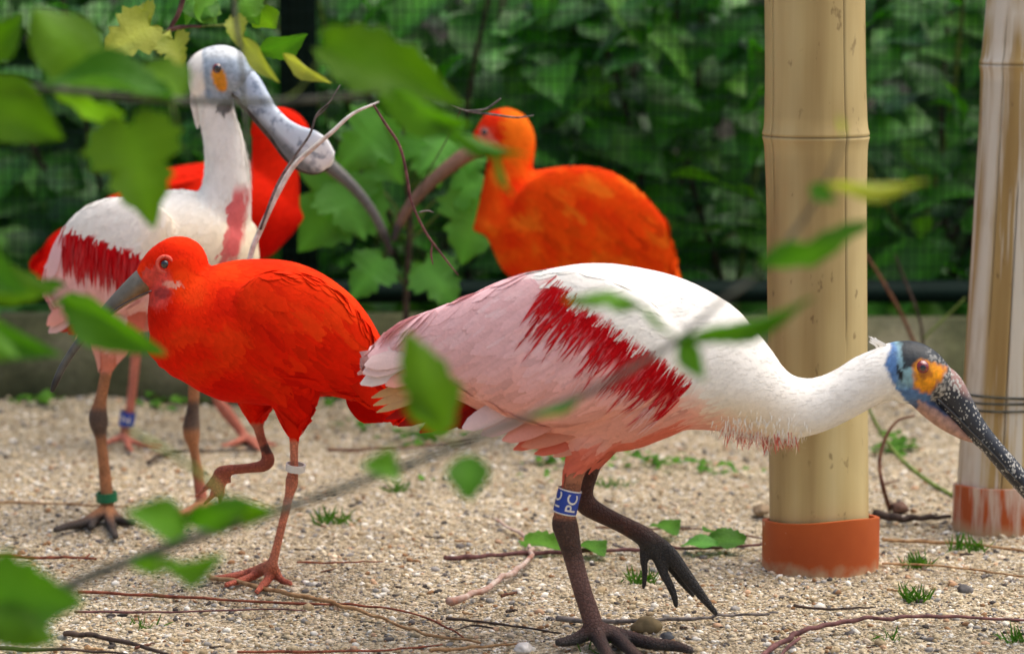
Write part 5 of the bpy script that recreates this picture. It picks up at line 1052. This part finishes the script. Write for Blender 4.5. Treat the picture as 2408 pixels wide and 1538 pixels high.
def fallen(px, py, qx, qy, label, kind='o', wr=.8, m=None):
    a = G(px, py, .008); b_ = G(qx, qy, .014); root = empty('fallen_leaf', a, label, 'leaf', 'green leaves fallen on the gravel'); place_leaf(lm(kind, m or D, 0), root, a, b_, wr, R(random.uniform(-10, 10)), Vector((0, -.4, 1)).normalized(), 'blade')
fallen(1232, 1272, 1322, 1276, 'broad bright green leaf fallen behind the planted spoonbill leg', 'b', .75); fallen(1364, 1280, 1420, 1288, 'small green leaf right of the planted spoonbill leg', 'o', .8); fallen(1750, 1276, 1640, 1262, 'green leaf with raised tip near the orange collar', 'b', .8); fallen(1690, 1284, 1600, 1268, 'pale upturned green leaf beside the raised foot', 'o', .8, M_SYC); fallen(1545, 1232, 1590, 1240, 'tiny green leaf beyond the raised foot', 'o', .8); fallen(1690, 1262, 1672, 1226, 'curled green leaf standing upright near the orange collar', 'l', 1.0)

# bramble canes between the posts
br = empty('bramble_cane', G(2090, 1196), 'thin looping bramble cane between the two bamboo posts', 'cane')
stem(br, [G(2092, 1198), P(2078, 1150, 3.75), P(2068, 1090, 3.78), P(2082, 1030, 3.8), P(2110, 990, 3.82), P(2150, 978, 3.84)], [.0030, .0028, .0026, .0024, .002, .0015], M_TWIG['bramble'])
br2 = empty('bramble_cane', G(2245, 1168), 'straight olive cane leaning behind the spoonbill head', 'cane')
stem(br2, [G(2245, 1168), P(2180, 1130, 4.0), P(2110, 1070, 4.05), P(2062, 1000, 4.1), P(2030, 930, 4.1)], [.0036, .0034, .003, .0026, .002], M_TWIG['green'])
br3 = empty('bramble_cane', G(2190, 1000), 'reddish thorny cane rising beside the kerb between the posts', 'cane')
stem(br3, [G(2210, 985), P(2170, 860, 4.55), P(2120, 740, 4.55), P(2050, 620, 4.55), P(1990, 540, 4.55)], [.004, .0036, .003, .0024, .0016], M_TWIG['bramble']); stem(br3, [P(2168, 856, 4.55), P(2165, 760, 4.55), P(2120, 640, 4.55), P(2104, 600, 4.55)], [.0028, .0024, .002, .0014], M_TWIG['dark'], 'side_shoot'); stem(br3, [P(2168, 800, 4.55), P(2230, 740, 4.55), P(2270, 700, 4.55)], [.002, .0016, .001], M_TWIG['green'], 'side_shoot')

def stone(px, py, r, label, c, seed):
    bm = bmesh.new(); bmesh.ops.create_icosphere(bm, subdivisions=3, radius=r); p = G(px, py)
    for v in bm.verts:
        v.co *= 1 + .35 * mnoise.noise(v.co * (1.2 / r) + Vector((seed, 0, 0))); v.co.z *= .68
    me = bpy.data.meshes.new('stone'); bm.to_mesh(me); bm.free(); me.materials.append(m_plain('stone_' + str(seed), c, .85, .2, .3, 90, .5)); me.polygons.foreach_set('use_smooth', [True] * len(me.polygons))
    tag(put('stone', me, None, (p.x, p.y, r * .35)), label, 'stone', 'stones on the gravel')
stone(1790, 1206, .0125, 'brown grey stone left of the orange collar', lin(150, 130, 104), 1); stone(1520, 1482, .016, 'flat mossy brown clod beside the planted foot', lin(120, 104, 74), 2); stone(2115, 1200, .012, 'dark reddish stone behind the thick stick', lin(110, 84, 72), 3); stone(45, 1530, .0, 'x', lin(100, 100, 100), 4) if False else None
stone(1790 - 560, 1530, .009, 'small white stone under the orange twig', lin(214, 208, 200), 5); stone(2270, 1452 - 60, .009, 'small grey stone right of the lower grass tuft', lin(104, 100, 98), 6); stone(1570, 1500, .007, 'small dark grey pebble by the long front toe', lin(90, 92, 94), 7)
